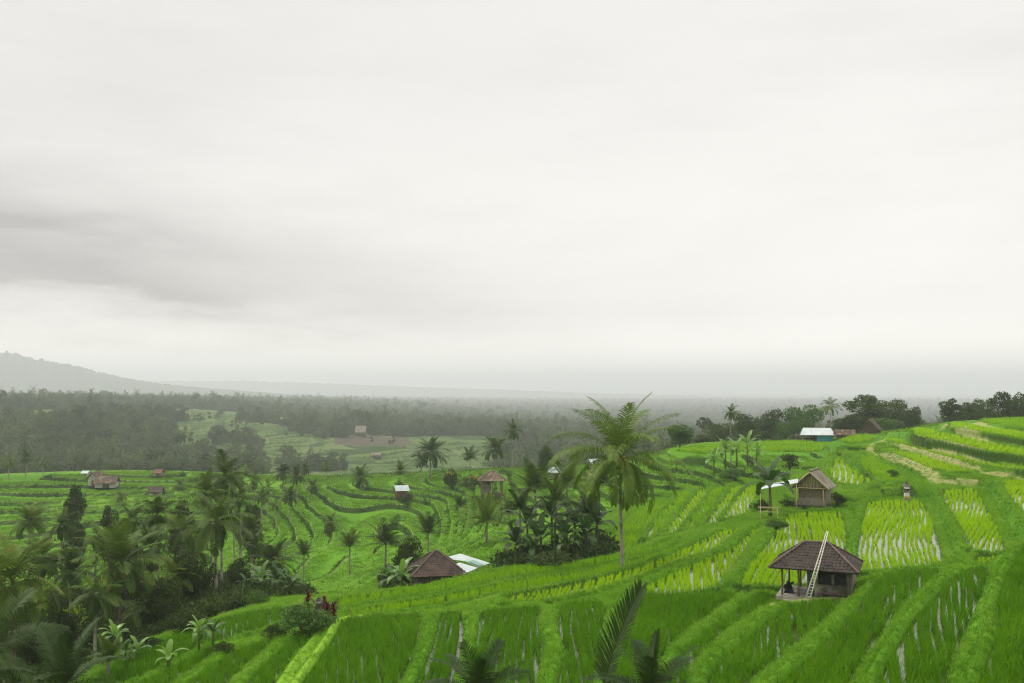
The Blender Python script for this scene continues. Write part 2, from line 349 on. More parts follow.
def addc(x, y, z):
    r = math.hypot(x, y); cu.append(math.atan2(x, y)); cv.append(math.log(r)); ce.append(z/r)
for px, py, d in G:
    for q in ([px] if 60 < px < 1000 else ([px, px-220] if px <= 60 else [px, px+220])):
        addc(*at_d(q, py, d))
for f in fld:
    n = len(f['P']); cx, cy = sum(f['xs'])/n, sum(f['ys'])/n
    s = [(cx, cy)]+[f['P'][i] for i in range(0, n, max(1, n//4))]
    for x, y in s: addc(x, y, f['co'] @ [x, y, 1])
cu, cv, ce = map(np.array, (cu, cv, ce)); KU, KV = 6.0, 2.2
def tps(r2): return 0.5*r2*np.log(r2+1e-9)
nC = len(cu)
A = np.zeros((nC+3, nC+3)); d2 = ((cu[:, None]-cu)*KU)**2+((cv[:, None]-cv)*KV)**2
A[:nC, :nC] = tps(d2)+np.eye(nC)*0.004
A[:nC, nC:] = np.c_[np.ones(nC), cu*KU, cv*KV]; A[nC:, :nC] = A[:nC, nC:].T
wts = np.linalg.solve(A, np.r_[ce, 0, 0, 0])
def S(x, y):
    sh = x.shape; x = x.ravel(); y = y.ravel(); out = np.empty(len(x))
    for i in range(0, len(x), 60000):
        xx, yy = x[i:i+60000], y[i:i+60000]; r = np.hypot(xx, yy)
        u = np.clip(np.arctan2(xx, yy), -0.72, 0.72); v = np.log(np.clip(r, 5, 23000))
        K = tps(((u[:, None]-cu)*KU)**2+((v[:, None]-cv)*KV)**2)
        e = K @ wts[:nC]+wts[nC]+wts[nC+1]*u*KU+wts[nC+2]*v*KV
        z = e*np.clip(r, 5, 1e9)
        out[i:i+60000] = np.where(r < 5, -1.75+(z+1.75)*np.clip(r/5, 0, 1), z)
    return out.reshape(sh)
def wob(x, y, s, ph=0.0):
    return (np.sin(x/s+1.3*np.sin(y/s*0.7+ph)+ph)+np.sin(y/s*1.1+1.7*np.sin(x/s*0.6+2+ph)))*0.5
def sm(t): t = np.clip(t, 0, 1); return t*t*(3-2*t)
def pxof(x, y): return 512+F*x/np.maximum(y, 1)
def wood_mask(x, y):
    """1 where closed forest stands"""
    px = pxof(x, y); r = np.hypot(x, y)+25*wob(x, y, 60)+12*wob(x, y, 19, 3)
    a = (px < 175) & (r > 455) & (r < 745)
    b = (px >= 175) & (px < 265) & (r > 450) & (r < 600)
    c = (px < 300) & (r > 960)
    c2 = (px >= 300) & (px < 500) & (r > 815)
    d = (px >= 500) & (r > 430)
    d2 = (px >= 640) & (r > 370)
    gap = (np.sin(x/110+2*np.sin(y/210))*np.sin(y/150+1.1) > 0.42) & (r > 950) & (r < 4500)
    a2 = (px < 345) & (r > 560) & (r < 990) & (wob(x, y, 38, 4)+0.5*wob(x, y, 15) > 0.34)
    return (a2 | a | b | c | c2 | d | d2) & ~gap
LASTNK = [None]
def gully_mask(x, y):
    px = pxof(x, y)+6*wob(x, y, 6); r = np.hypot(x, y)+5*wob(x, y, 9, 1)
    return ((px > 55) & (px < 252) & (r > 80) & (r < 138)) | ((px > -300) & (px <= 55) & (r > 40) & (r < 128)) | ((px > 503) & (px < 606) & (r > 93) & (r < 107)) | ((px >= 252) & (px < 305) & (r > 92) & (r < 112))
def land(x, y):
    """height and surface masks of the terraced land"""
    s = S(x, y); r = np.hypot(x, y); px = pxof(x, y)
    step = np.where(r < 400, 0.62+0.09*sm((px-300)/150), 1.25)
    amp = sm((r-70)/25)*(1-sm((r-420)/60))+sm((r-540)/40)*(1-sm((r-1000)/200))
    t = (s+24)/step+0.95*wob(x, y, 21)+0.30*wob(x, y, 8, 1)+0.05*wob(x, y, 3, 2)
    lev = np.floor(t); fr = t-lev
    q = lev+sm((fr-0.86)/0.085)
    bund = np.exp(-((fr-0.03)/0.03)**2)*0.16+np.exp(-((fr-0.985)/0.02)**2)*0.16
    z = s+amp*((q-t+0.42)*step*0.95+bund*np.minimum(step, 1))
    zb = z.copy()
    ris = amp*((fr > np.where(r > 500, 0.62, 0.845-0.05*wob(x, y, 11, 5))) & (fr < 0.968))*np.where(r > 500, 1.0, 0.95+0.25*wob(x, y, 4, 3))
    hsh = np.abs(np.sin(lev*12.9898+np.floor((px+40*wob(x, y, 30))/90)*4.1)*43758.5) % 1.0
    tone = hsh*0.8
    path = amp*np.where((fr > 0.965) | (fr < 0.05), 0.25, 0.0)
    mud = np.zeros_like(z); wood = np.zeros_like(z)
    far = sm((r-470)/100)
    # traced fields
    shp = z.shape
    num = np.zeros(shp); den = np.zeros(shp); dmin = np.full(shp, 99.0); ins = np.zeros(shp, bool); zi = np.zeros(shp); kind = np.full(shp, -1)
    zn = np.zeros(shp); nk = np.full(shp, -1); LASTNK[0] = nk
    for k, f in enumerate(fld):
        x0, x1, y0, y1 = min(f['xs'])-6, max(f['xs'])+6, min(f['ys'])-6, max(f['ys'])+6
        m = (x > x0) & (x < x1) & (y > y0) & (y < y1)
        if not m.any(): continue
        xx, yy = x[m], y[m]; zz = f['co'][0]*xx+f['co'][1]*yy+f['co'][2]
        inn = pt_in_poly(xx, yy, f['P']); dd = dist_poly(xx, yy, f['P'])
        # a field keeps its place where two outlines overlap: the lower one wins the water, the first the ground
        new = inn & ~ins[m]
        a = ins[m]; a |= inn; ins[m] = a
        b = zi[m]; b[new] = zz[new]; zi[m] = b
        c = kind[m]; c[new] = k; kind[m] = c
        w = 1/np.maximum(dd, 0.05)**3.2; w[dd > 6] = 0
        num[m] += w*zz; den[m] += w
        dm = dmin[m]; cl = (dd < dm) & ~inn; dm[cl] = dd[cl]; dmin[m] = dm
        z_ = zn[m]; z_[cl] = zz[cl]; zn[m] = z_
        n_ = nk[m]; n_[cl] = k; nk[m] = n_
    near = den > 0
    zg = np.where(near, num/np.maximum(den, 1e-9), z)
    bl = sm((dmin-0.9)/2.8)
    lip = 0.31*np.exp(-((dmin-0.34)/0.30)**2)
    zgap = zg*(1-bl)+z*bl+lip
    zgap += 0.02*wob(x, y, 0.5)+0.03*wob(x, y, 1.7, 2)
    z = np.where(near & ~ins, zgap, z)
    z = np.where(ins, zi-0.06, z)
    fcov = np.where(near & ~ins, 1-bl, 0)
    tone = np.where(near | ins, 0.15, tone); path = np.where(near & ~ins, path*bl, path); ris = np.where(near & ~ins, ris*bl, ris)
    ris = np.where(ins, 0, ris); path = np.where(ins, 0, path); mud = np.where(ins, 1.0, 0)
    return z, dict(riser=ris, tone=tone, path=path, mud=mud, farfield=far), s, ins, kind, dmin, fr, zn
# straw-coloured paths on the bunds (px lines)
GPATHS = [([(345,622),(328,633),(318,650),(302,670),(286,700),(276,720)], -14.0, 1.9)]
PATHS = [([(782,602),(800,603),(830,604),(850,600)], -11.6, 0.7),
 ([(884,443.5),(872,444.5),(870,448),(876,451.5),(888,455),(905,461.8),(921,468.5),(936,474.8),(972,476.3)], -9.35, 0.85),
 ([(878,441),(890,443.6),(915,450.3),(943,458.8),(984,469.8),(1040,475.3)], -8.9, 0.6), ([(910,434.5),(931,439.8)], -7.3, 0.7), ([(931,439.8),(954.5,444.8)], -7.4, 0.7), ([(954.5,444.8),(995,454.8),(1024,459),(1080,464.5)], -7.6, 0.7),
 ([(943,427),(950,428.8),(981,434.8),(1024,441.8),(1080,449.3)], -6.6, 0.7), ([(971,423),(985,425.8),(1024,431.3),(1080,438)], -6.3, 0.7)]
def path_mask(x, y, which=None):
    o = np.zeros(x.shape)
    for pl, z, wd in (which or PATHS):
        P = [at_z(px, py, z) for px, py in pl]
        for (x1, y1), (x2, y2) in zip(P[:-1], P[1:]):
            m = (x > min(x1, x2)-3) & (x < max(x1, x2)+3) & (y > min(y1, y2)-3) & (y < max(y1, y2)+3)
            if not m.any(): continue
            xx, yy = x[m], y[m]; dx, dy = x2-x1, y2-y1
            t = np.clip(((xx-x1)*dx+(yy-y1)*dy)/(dx*dx+dy*dy), 0, 1)
            d = np.hypot(xx-x1-t*dx, yy-y1-t*dy)+0.12*wob(xx, yy, 0.6)
            v = o[m]; o[m] = np.maximum(v, 1-sm((d-wd*0.5)/0.35))
    return o

# polar grid, fine inside the view
azf = np.arange(-31.5, 31.5, 0.047); azc = np.concatenate([np.arange(31.5, 60, 1.2), np.arange(60, 300, 8), np.arange(300, 328.5, 1.2)])
az = np.radians(np.concatenate([azf, azc])); NA = len(az)
rr = [0.6, 2, 4, 7, 10, 13, 16, 19]
while rr[-1] < 23000:
    q = rr[-1]; rr.append(q+max(0.12, q*(0.0036 if q < 170 else 0.0042 if q < 450 else 0.008 if q < 1500 else 0.03)) if q >= 24 else q+1.0)
rr = np.array(rr); NR = len(rr)
RR, AZ = np.meshgrid(rr, az, indexing='ij')
GX, GY = RR*np.sin(AZ), RR*np.cos(AZ)
GZ, att, GS, GIN, GK, GD, GF, GZN = land(GX, GY); GNK = LASTNK[0]
pm = path_mask(GX, GY)
pm = pm*(1-sm((np.abs(np.gradient(GZ, axis=0)/np.gradient(RR, axis=0))-0.55)/0.4)); gpm = path_mask(GX, GY, GPATHS)*(~GIN); att['gpath'] = gpm
att['path'] = np.maximum(att['path'], pm*(~GIN))
for K_ in (pm, gpm): GZ = GZ+0.05*K_*(~GIN)
wm = wood_mask(GX, GY).astype(float)
gpx = pxof(GX, GY)
brown = ((gpx > 335) & (gpx < 410) & (RR > 720) & (RR < 820) & (wm < 0.5)).astype(float)
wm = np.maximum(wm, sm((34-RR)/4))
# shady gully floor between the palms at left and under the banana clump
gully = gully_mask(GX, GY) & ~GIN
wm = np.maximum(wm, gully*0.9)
# steep faces show soil and scrub, with their shade put into the colour
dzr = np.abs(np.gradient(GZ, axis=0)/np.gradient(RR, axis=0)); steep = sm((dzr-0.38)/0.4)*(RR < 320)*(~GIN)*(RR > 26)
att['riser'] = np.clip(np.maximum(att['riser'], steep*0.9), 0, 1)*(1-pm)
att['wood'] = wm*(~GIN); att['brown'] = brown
idx = np.arange(NR*NA).reshape(NR, NA)
a_, b_ = idx[:-1], idx[1:]
quads = np.stack([a_, np.roll(a_, -1, 1), np.roll(b_, -1, 1), b_], -1).reshape(-1, 4)[:, ::-1]
ctr = np.array([[0, 0, -1.75]]); V = np.concatenate([np.stack([GX, GY, GZ], -1).reshape(-1, 3), ctr])
tri = np.stack([np.full(NA, NR*NA), np.roll(idx[0], -1), idx[0]], -1)
ga = {k: ('FLOAT', np.concatenate([v.ravel(), [0]]).astype(np.float32)) for k, v in att.items()}
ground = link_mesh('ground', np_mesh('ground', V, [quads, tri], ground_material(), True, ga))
tag(ground, kind='structure')
del quads, V

def hz(x, y):
    return float(land(np.array([x], float), np.array([y], float))[0][0])

# paddy water: one sheet per flooded field
mw = MB()
for f in fld:
    mw.add([(x, y, f['co'] @ [x, y, 1]) for x, y in f['P']], [tuple(range(len(f['P'])))])
water = mw.build('water', water_material()); tag(water, kind='structure')
# thin open water between field edge and bund
# ------------------------------------------------------------------ instanced ground cover
def scatter_group():
    ng = bpy.data.node_groups.new('scatter', 'GeometryNodeTree')
    ng.interface.new_socket('Geometry', in_out='INPUT', socket_type='NodeSocketGeometry')
    ng.interface.new_socket('Geometry', in_out='OUTPUT', socket_type='NodeSocketGeometry')
    N = ng.nodes; Lk = ng.links
    gi = N.new('NodeGroupInput'); go = N.new('NodeGroupOutput')
    at = N.new('GeometryNodeInputNamedAttribute'); at.data_type = 'INT'; at.inputs['Name'].default_value = 'tid'
    def sep(k):
        c = N.new('FunctionNodeCompare'); c.data_type = 'INT'; c.operation = 'EQUAL'
        Lk.new(at.outputs['Attribute'], [i for i in c.inputs if i.name == 'A' and i.type == 'INT'][0]); [i for i in c.inputs if i.name == 'B' and i.type == 'INT'][0].default_value = k
        s = N.new('GeometryNodeSeparateGeometry'); s.domain = 'POINT'
        Lk.new(gi.outputs[0], s.inputs['Geometry']); Lk.new(c.outputs[0], s.inputs['Selection']); return s.outputs[0]
    g2i = N.new('GeometryNodeGeometryToInstance')
    for k in (3, 2, 1): Lk.new(sep(k), g2i.inputs[0])
    ins = N.new('GeometryNodeInstanceOnPoints'); Lk.new(sep(0), ins.inputs['Points']); Lk.new(g2i.outputs[0], ins.inputs['Instance'])
    ins.inputs['Pick Instance'].default_value = True
    def na(name, ty):
        a = N.new('GeometryNodeInputNamedAttribute'); a.data_type = ty; a.inputs['Name'].default_value = name; return a.outputs['Attribute']
    Lk.new(na('pick', 'INT'), ins.inputs['Instance Index']); Lk.new(na('scl', 'FLOAT_VECTOR'), ins.inputs['Scale'])
    e2r = N.new('FunctionNodeEulerToRotation'); Lk.new(na('rot', 'FLOAT_VECTOR'), e2r.inputs[0]); Lk.new(e2r.outputs[0], ins.inputs['Rotation'])
    Lk.new(ins.outputs[0], go.inputs[0])
    return ng
SCAT = scatter_group()
def scatter(name, templates, P, rot, scl, pick, mats):
    """templates: list of 3 (verts, quads, matidx)"""
    vs, fs, tid, mi = [], [], [], []; n = 0
    for k, (v, q, mx) in enumerate(templates):
        vs.append(v); fs.append(q+n); tid.append(np.full(len(v), k+1)); n += len(v); mi.append(mx if not np.isscalar(mx) else np.full(len(q), mx))
    vs.append(P); tid.append(np.zeros(len(P)))
    v = np.concatenate(vs); tid = np.concatenate(tid).astype(np.int32)
    def full(a, w): return np.concatenate([np.zeros((n, w)) if w > 1 else np.zeros(n), a])
    me = np_mesh(name, v, [np.concatenate(fs)], None, False, {'tid': ('INT', tid), 'pick': ('INT', full(pick, 1).astype(np.int32)),
        'rot': ('FLOAT_VECTOR', full(rot, 3).astype(np.float32)), 'scl': ('FLOAT_VECTOR', full(scl, 3).astype(np.float32))})
    for m in mats: me.materials.append(m)
    me.polygons.foreach_set('material_index', np.concatenate(mi).astype(np.int32))
    o = link_mesh(name, me); md = o.modifiers.new('scatter', 'NODES'); md.node_group = SCAT
    return o
def tuft(nb, h, spread, w, lean, seed, segs=3):
    g = np.random.default_rng(seed); vs, qs = [], []
    for i in range(nb):
        a = g.uniform(0, 6.283); d = np.array([math.cos(a), math.sin(a), 0]); side = np.array([-d[1], d[0], 0])
        b = np.append(g.normal(0, spread, 2), -0.02); hh = h*g.uniform(0.65, 1.1); le = lean*g.uniform(0.3, 1.2)
        n0 = len(vs)
        for s in range(segs+1):
            t = s/segs; p = b+d*le*hh*t**2+np.array([0, 0, hh*(t-0.25*le*t*t)]); ww = w*(1-0.85*t**1.5)*0.5
            vs += [p-side*ww, p+side*ww]
        for s in range(segs): k = n0+2*s; qs.append((k, k+1, k+3, k+2))
    return np.array(vs), np.array(qs), 0

def field_points(kinds, sx, sy, jit):
    out = []
    for k, f in enumerate(fld):
        if f['kind'] not in kinds: continue
        dmid = sum(f['ys'])/len(f['ys']); q = 1.0 if dmid < 75 else 1.2 if dmid < 100 else 1.5 if dmid < 125 else 2.6
        th = math.atan2(sum(f['xs']), sum(f['ys']))*1.0+0.05*math.sin(k*2.3); ct_, st_ = math.cos(th), math.sin(th)
        A0 = [ct_*a-st_*b for a, b in f['P']]; B0 = [st_*a+ct_*b for a, b in f['P']]
        gx = np.arange(min(A0), max(A0), sx*q); gy = np.arange(min(B0), max(B0), sy*q)
        X, Y = np.meshgrid(gx, gy); X = X+0.3*np.sin(Y/7.0+k)+rng.normal(0, 0.035, len(gx))[None, :]+0.05*np.sin(Y/1.7+rng.uniform(0, 6, len(gx))[None, :]); X = X+rng.normal(0, jit, X.shape); Y = Y+rng.normal(0, jit, Y.shape)
        X, Y = (ct_*X+st_*Y).ravel(), (-st_*X+ct_*Y).ravel()
        m = pt_in_poly(X, Y, f['P']) & (Y < 260); X, Y = X[m], Y[m]
        if not len(X): continue
        m = dist_poly(X, Y, f['P']) > 0.10; X, Y = X[m], Y[m]
        # patchy gaps in the stand
        m = rng.random(len(X)) > np.where(wob(X, Y, 3.1, k) > 0.6, 0.25, 0.04); X, Y = X[m], Y[m]
        out.append(np.stack([X, Y, f['co'][0]*X+f['co'][1]*Y+f['co'][2], np.full(len(X), q)], -1))
    return np.concatenate(out)
def do_scatter(name, tem, P, mats, sv=(0.8, 1.2), tilt=0.12, q=None, zs=None):
    n = len(P); s = rng.uniform(*sv, n); 
    if q is not None: s = s*q
    scl = np.stack([s, s, s*(zs if zs is not None else rng.uniform(0.85, 1.15, n))], -1)
    rot = np.stack([rng.normal(0, tilt, n), rng.normal(0, tilt, n), rng.uniform(0, 6.283, n)], -1)
    return scatter(name, tem, P[:, :3], rot, scl, rng.integers(0, 3, n), mats)
P = field_points((Y_,), 0.275, 0.25, 0.022)
def grow(P, a, b): return 1+a*wob(P[:, 0], P[:, 1], 4.3)+b*wob(P[:, 0], P[:, 1], 1.4, 2)+0.12*wob(P[:, 0], P[:, 1], 9.1, 1)
hv = grow(P, 0.2, 0.12)
o = do_scatter('young_rice', [tuft(13, 0.32, 0.028, 0.024, 0.55, s) for s in (1, 2, 3)], P, [M['young']], q=P[:, 3]*hv, zs=1/np.sqrt(P[:, 3]), sv=(0.75, 1.3))
tag(o, 'bright yellow-green young rice planted in rows in the flooded paddies', 'rice', kind='stuff'); n_y = len(P)
P = field_points((L_,), 0.25, 0.19, 0.035); P2 = field_points(('mid',), 0.30, 0.18, 0.03); P2[:, 3] *= 0.86; P = np.concatenate([P, P2])
hv = grow(P, 0.16, 0.12)
o = do_scatter('tall_rice', [tuft(16, 0.55, 0.035, 0.024, 0.5, s) for s in (4, 5, 6)], P, [M['lush']], q=P[:, 3]*hv, zs=1/np.sqrt(P[:, 3]), sv=(0.75, 1.25))
tag(o, 'deep green dense tall rice filling the broad terraces', 'rice', kind='stuff')
P = field_points(('bright',), 0.25, 0.19, 0.035)
o = do_scatter('sloping_rice', [tuft(16, 0.45, 0.035, 0.024, 0.5, s) for s in (24, 25, 26)], P, [M['bright']], q=P[:, 3]*grow(P, 0.16, 0.12), zs=1/np.sqrt(P[:, 3]), sv=(0.75, 1.25))
tag(o, 'fresh light green rice on the long strips and terraces beyond the near fields', 'rice', kind='stuff'); n_l = len(P)
# grass on bunds, banks and risers; and coarser tufts on the terraces farther off
def rand_pts(n, r0, r1, a0=-30, a1=30):
    u = rng.random(n); r = np.sqrt(u*(r1*r1-r0*r0)+r0*r0); a = np.radians(rng.uniform(a0, a1, n)); return r*np.sin(a), r*np.cos(a)
def cover(n, r0, r1):
    x, y = rand_pts(n, r0, r1); z, at_, s, ins, k, dm, fr, zn = land(x, y); e = 0.22 if r0 < 100 else 0.4
    z1 = land(x+e, y)[0]; z2 = land(x, y+e)[0]; sl = np.hypot(z1-z, z2-z)/e
    at_['slope'] = sl; at_['dark'] = np.maximum(at_['riser'], sm((sl-0.45)/0.35)); at_['gully'] = gully_mask(x, y)
    return x, y, z, at_, ins, dm, fr
x, y, z, at_, ins, dm, fr = cover(560000, 30, 165)
pmk = np.maximum(path_mask(x, y), 0.6*path_mask(x, y, GPATHS))
nearf = (np.hypot(x, y) < 110) | (dm < 5)
allc = (x, y, z, at_, ins, nearf)
m = ~ins & nearf & (rng.random(len(x)) > pmk*0.9) & (rng.random(len(x)) > at_['dark']*0.97) & ~at_['gully']
P = np.stack([x, y, z], -1)[m]; rr_ = np.hypot(P[:, 0], P[:, 1])
o = do_scatter('bank_grass', [tuft(22, 0.15, 0.09, 0.013, 0.8, s) for s in (7, 8, 9)], P, [M['grassleaf']], sv=(0.7, 1.4), tilt=0.3, q=0.75+rr_/110, zs=0.9/(0.6+rr_/110))
tag(o, 'shaggy light green grass covering the bunds and banks between the paddies', 'grass', kind='stuff')
x, y, z, at_, ins, dm, fr = cover(120000, 108, 300)
zz, rr_ = z, np.hypot(x, y)
m = ~ins & (at_['riser'] < 0.1) & (fr < 0.60) & (dm > 5)
P = np.stack([x, y, z], -1)[m]
o = do_scatter('terrace_rice', [tuft(14, 0.13, 0.25, 0.05, 0.5, s) for s in (10, 11, 12)], P, [mat_leaf('far_rice', (0.05, 0.15, 0.006), (0.20, 0.35, 0.020), 0.3, wscale=0.07)], sv=(0.8, 1.5), tilt=0.2, q=0.6+rr_[m]/260)
tag(o, 'short green rice carpeting the stepped terraces down in the valley', 'rice', kind='stuff')
m = ~ins & (at_['dark'] >= 0.4) & (rr_ < 300) & (dm > 5)
pt = wob(x, y, 6, 2) > -0.35
P = np.stack([x, y, z], -1)[m & pt]; rq = np.hypot(P[:, 0], P[:, 1])
o = do_scatter('riser_weeds', [tuft(16, 0.20, 0.18, 0.05, 1.2, s) for s in (13, 14, 15)], P, [M['scrubleaf']], sv=(0.5, 1.5), tilt=0.4, q=0.6+rq/260)
tag(o, 'dark rough weeds and ferns hanging on the valley terrace faces', 'weeds', kind='stuff')
x2, y2, z2, at2, ins2, nf2 = allc
m2 = ~ins2 & nf2 & (at2['dark'] > 0.05) & (rng.random(len(x2)) < np.clip(1.35-at2['slope']*0.8, 0.3, 0.8)) & ~at2['gully']
P = np.stack([x2, y2, z2], -1)[m2]
o = do_scatter('bank_face_grass', [tuft(18, 0.12, 0.09, 0.013, 1.0, s) for s in (16, 17, 18)], P, [mat_leaf('face_grass_shade_tint', (0.05, 0.155, 0.004), (0.10, 0.25, 0.007), 0.25, wscale=0.12)], sv=(0.6, 1.3), tilt=0.5)  # darker leaf colour puts the bank faces' shading into the grass
tag(o, 'short grass, coloured darker for shade, on the cut faces of the paddy banks', 'grass', kind='stuff')
# undergrowth in the gully
x, y = rand_pts(60000, 40, 150, -30, 8); m = gully_mask(x, y); x, y = x[m], y[m]; z, _a, _b, ins_, *_c = land(x, y); m = ~ins_; P = np.stack([x, y, z], -1)[m]
def clump(seed, n, w, h, ls):
    g = np.random.default_rng(seed); p = g.normal(0, 1, (n, 3))*np.array([w/2, w/2, h*0.4])+np.array([0, 0, h*0.35]); a = g.normal(0, 1, (n, 3)); a /= np.linalg.norm(a, axis=1)[:, None]
    b = np.cross(a, g.normal(0, 1, (n, 3))); b /= np.linalg.norm(b, axis=1)[:, None]; e = np.cross(a, b); q = ls*g.uniform(.5, 1.4, (n, 1))
    v = np.stack([p-b*q, p+e*q*.45, p+b*q, p-e*q*.45], 1).reshape(-1, 3); return v, np.arange(4*n).reshape(-1, 4), 0
o = do_scatter('undergrowth', [clump(61, 90, 0.8, 0.9, 0.13), clump(62, 70, 1.0, 0.6, 0.16), tuft(16, 1.1, 0.25, 0.09, 0.8, 63)], P[:14000], [M['broad']], sv=(0.6, 1.6), tilt=0.3)
tag(o, 'dark tangled undergrowth on the shady gully floor beneath the palms', 'undergrowth', kind='stuff')
print('TUFTS', n_y, n_l)

# ------------------------------------------------------------------ plants
def frond_np(g, L, az_, el, bend, nl, llen, lw, droop, twist=0.0):
    """rachis + leaflets of one palm leaf: returns verts, quads"""
    vs, qs = [], []; p = np.zeros(3); pts = []; dirs = []; ns = 16
    for i in range(ns+1):
        t = i/ns; e = el-bend*t**1.25; a = az_+twist*t*t
        d = np.array([math.cos(e)*math.cos(a), math.cos(e)*math.sin(a), math.sin(e)])
        pts.append(p.copy()); dirs.append(d); p = p+d*L/ns
    pts = np.array(pts); dirs = np.array(dirs)
    # rachis: flat three-sided strip
    n0 = 0
    for i in range(ns+1):
        w = 0.028*L/4*(1-i/ns*0.85)+0.004; sd = np.array([-math.sin(az_), math.cos(az_), 0]); up = np.cross(dirs[i], sd)*-1
        vs += [pts[i]-sd*w, pts[i]+sd*w, pts[i]-up*w]
    for i in range(ns):
        for j in range(3):
            a = 3*i+j; b = 3*i+(j+1) % 3; qs.append((a, b, b+3, a+3))
    roll = g.normal(0, 0.35)
    for s in range(nl):
        t = 0.14+0.86*(s+0.5)/nl; k = t*ns; i = min(int(k), ns-1); f = k-i
        q = pts[i]*(1-f)+pts[i+1]*f; d = dirs[i]*(1-f)+dirs[i+1]*f
        sd = np.array([-math.sin(az_), math.cos(az_), 0]); up = np.cross(d, sd); up = up*np.sign(up[2]) if abs(up[2]) > 1e-6 else up
        prof = (math.sin(math.pi*min(1, (t*0.93)**0.75))**0.6)
        for sg in (-1, 1):
            if g.random() < 0.04: continue
            l = llen*prof*g.uniform(0.85, 1.12)+0.05
            fw = 0.35+0.75*t+g.normal(0, 0.07); dr = droop*g.uniform(0.5, 1.4)
            s2 = sd*sg*math.cos(roll)+up*math.sin(roll)*sg
            v1 = s2+d*fw+up*0.22; v1 = v1/np.linalg.norm(v1)
            v2 = v1+np.array([0, 0, -dr]); v2 = v2/np.linalg.norm(v2)
            v3 = v2+np.array([0, 0, -dr*1.2]); v3 = v3/np.linalg.norm(v3)
            wv = np.cross(v1, up); wv = wv/(np.linalg.norm(wv)+1e-9)*lw*0.5
            n1 = len(vs); a = q; b = q+v1*l*0.4; c = b+v2*l*0.35; e2 = c+v3*l*0.3
            vs += [a-wv*0.6, a+wv*0.6, b-wv, b+wv, c-wv*0.75, c+wv*0.75, e2-wv*0.15, e2+wv*0.15]
            qs += [(n1, n1+1, n1+3, n1+2), (n1+2, n1+3, n1+5, n1+4), (n1+4, n1+5, n1+7, n1+6)]
    return np.array(vs), np.array(qs)
def crown_np(seed, n=30, L=4.4, nl=34, emin=-0.7, emax=1.35, bend=1.2, llen=1.0, lw=0.088, droop=0.45):
    g = np.random.default_rng(seed); V, Q = [], []; n0 = 0
    for i in range(n):
        t = (i+0.5)/n; el = emax+(emin-emax)*t**0.9+g.normal(0, 0.08); a = i*2.39996+g.normal(0, 0.15)
        l = L*(0.72+0.38*math.sin(math.pi*min(1, 0.25+t*0.7)))*g.uniform(0.9, 1.08)
        v, q = frond_np(g, l, a, el, bend*(0.55+0.6*t)*g.uniform(0.8, 1.2), nl, llen*l/L, lw, droop*(0.5+t), g.normal(0, 0.25))
        V.append(v); Q.append(q+n0); n0 += len(v)
    return np.concatenate(V), np.concatenate(Q)
CROWNS = {}
for key, kw in dict(
    a=dict(seed=1), b=dict(seed=2, n=28, emin=-0.9, bend=1.35), c=dict(seed=3, n=32, emin=-0.45, bend=1.1),
    up=dict(seed=4, n=19, emin=0.35, emax=1.5, bend=0.75, droop=0.25), up2=dict(seed=5, n=18, emin=0.1, emax=1.45, bend=0.9, droop=0.3),
    sparse=dict(seed=6, n=17, emin=-0.6, emax=1.2, bend=1.5), down=dict(seed=8, n=20, emin=-1.0, emax=0.9, bend=1.3, droop=0.6)).items():
    v, q = crown_np(**kw); CROWNS[key] = (v, q)
CM = {}
def crown_mesh(key, mat):
    if (key, mat) not in CM: CM[(key, mat)] = np_mesh('palm_crown', *CROWNS[key], M[mat])
    return CM[(key, mat)]
def trunk_mesh(h, r0, r1, lean, mat, seed=0, n=9):
    """ringed, slightly curved trunk; lean = (x, y) offset of the top"""
    g = random.Random(seed); b = MB(); k = max(6, int(h/0.35)); pts, rad = [], []
    for i in range(k+1):
        t = i/k; c = math.sin(t*math.pi)*0.02*h
        pts.append((lean[0]*t**1.5+c*math.cos(seed), lean[1]*t**1.5+c*math.sin(seed), -0.4+(h+0.4)*t))
        rad.append((r0*(1+0.55*max(0, 1-t*9)))*(1-t)+r1*t+(0.012 if i % 2 else 0))
    b.tube(pts, rad, n); return b.mesh('palm_trunk', M[mat], True), pts[-1]
def palm(px, cpy, d, rpx, key='a', label='', group=None, base=None, lean=None, mat='palm', bark='bark_palm', nuts=False, name='coconut_palm', r0=None, rot=None):
    """crown centre at (px, cpy), rpx = crown radius in pixels at this distance"""
    x, y, zc = at_d(px, cpy, d); sc = rpx*d/F/3.9
    bx = at_d(base, 500, d)[0] if base is not None else x
    zb = hz(bx, y); h = zc-zb
    if h < 0.5: h = 0.5; zc = zb+0.5
    root = empty(name, (bx, y, zb)); g = random.Random(int(px*7+cpy))
    ln = (x-bx, g.uniform(-.03, .03)*h)
    tm, top = trunk_mesh(h, (r0 or 0.19)*max(0.7, min(1.2, sc)), (r0 or 0.19)*0.62*max(0.7, min(1.2, sc)), ln, bark, int(px))
    link_mesh('trunk', tm, root)
    c = link_mesh('crown', crown_mesh(key, mat), root); c.location = (top[0], top[1], top[2]-0.05)
    c.scale = (sc, sc, sc); c.rotation_euler = (g.uniform(-.08, .08), g.uniform(-.08, .08), g.uniform(0, 6.28) if rot is None else rot)
    if nuts:
        b = MB()
        for i in range(9):
            a = g.uniform(0, 6.28); b.ball((top[0]+0.28*math.cos(a), top[1]+0.28*math.sin(a), top[2]-0.25-g.uniform(0, .35)), 0.13, 7, 5, 1.15)
        b.build('coconuts', M['coconut'], root, True)
    tag(root, label, 'palm tree', group); return root

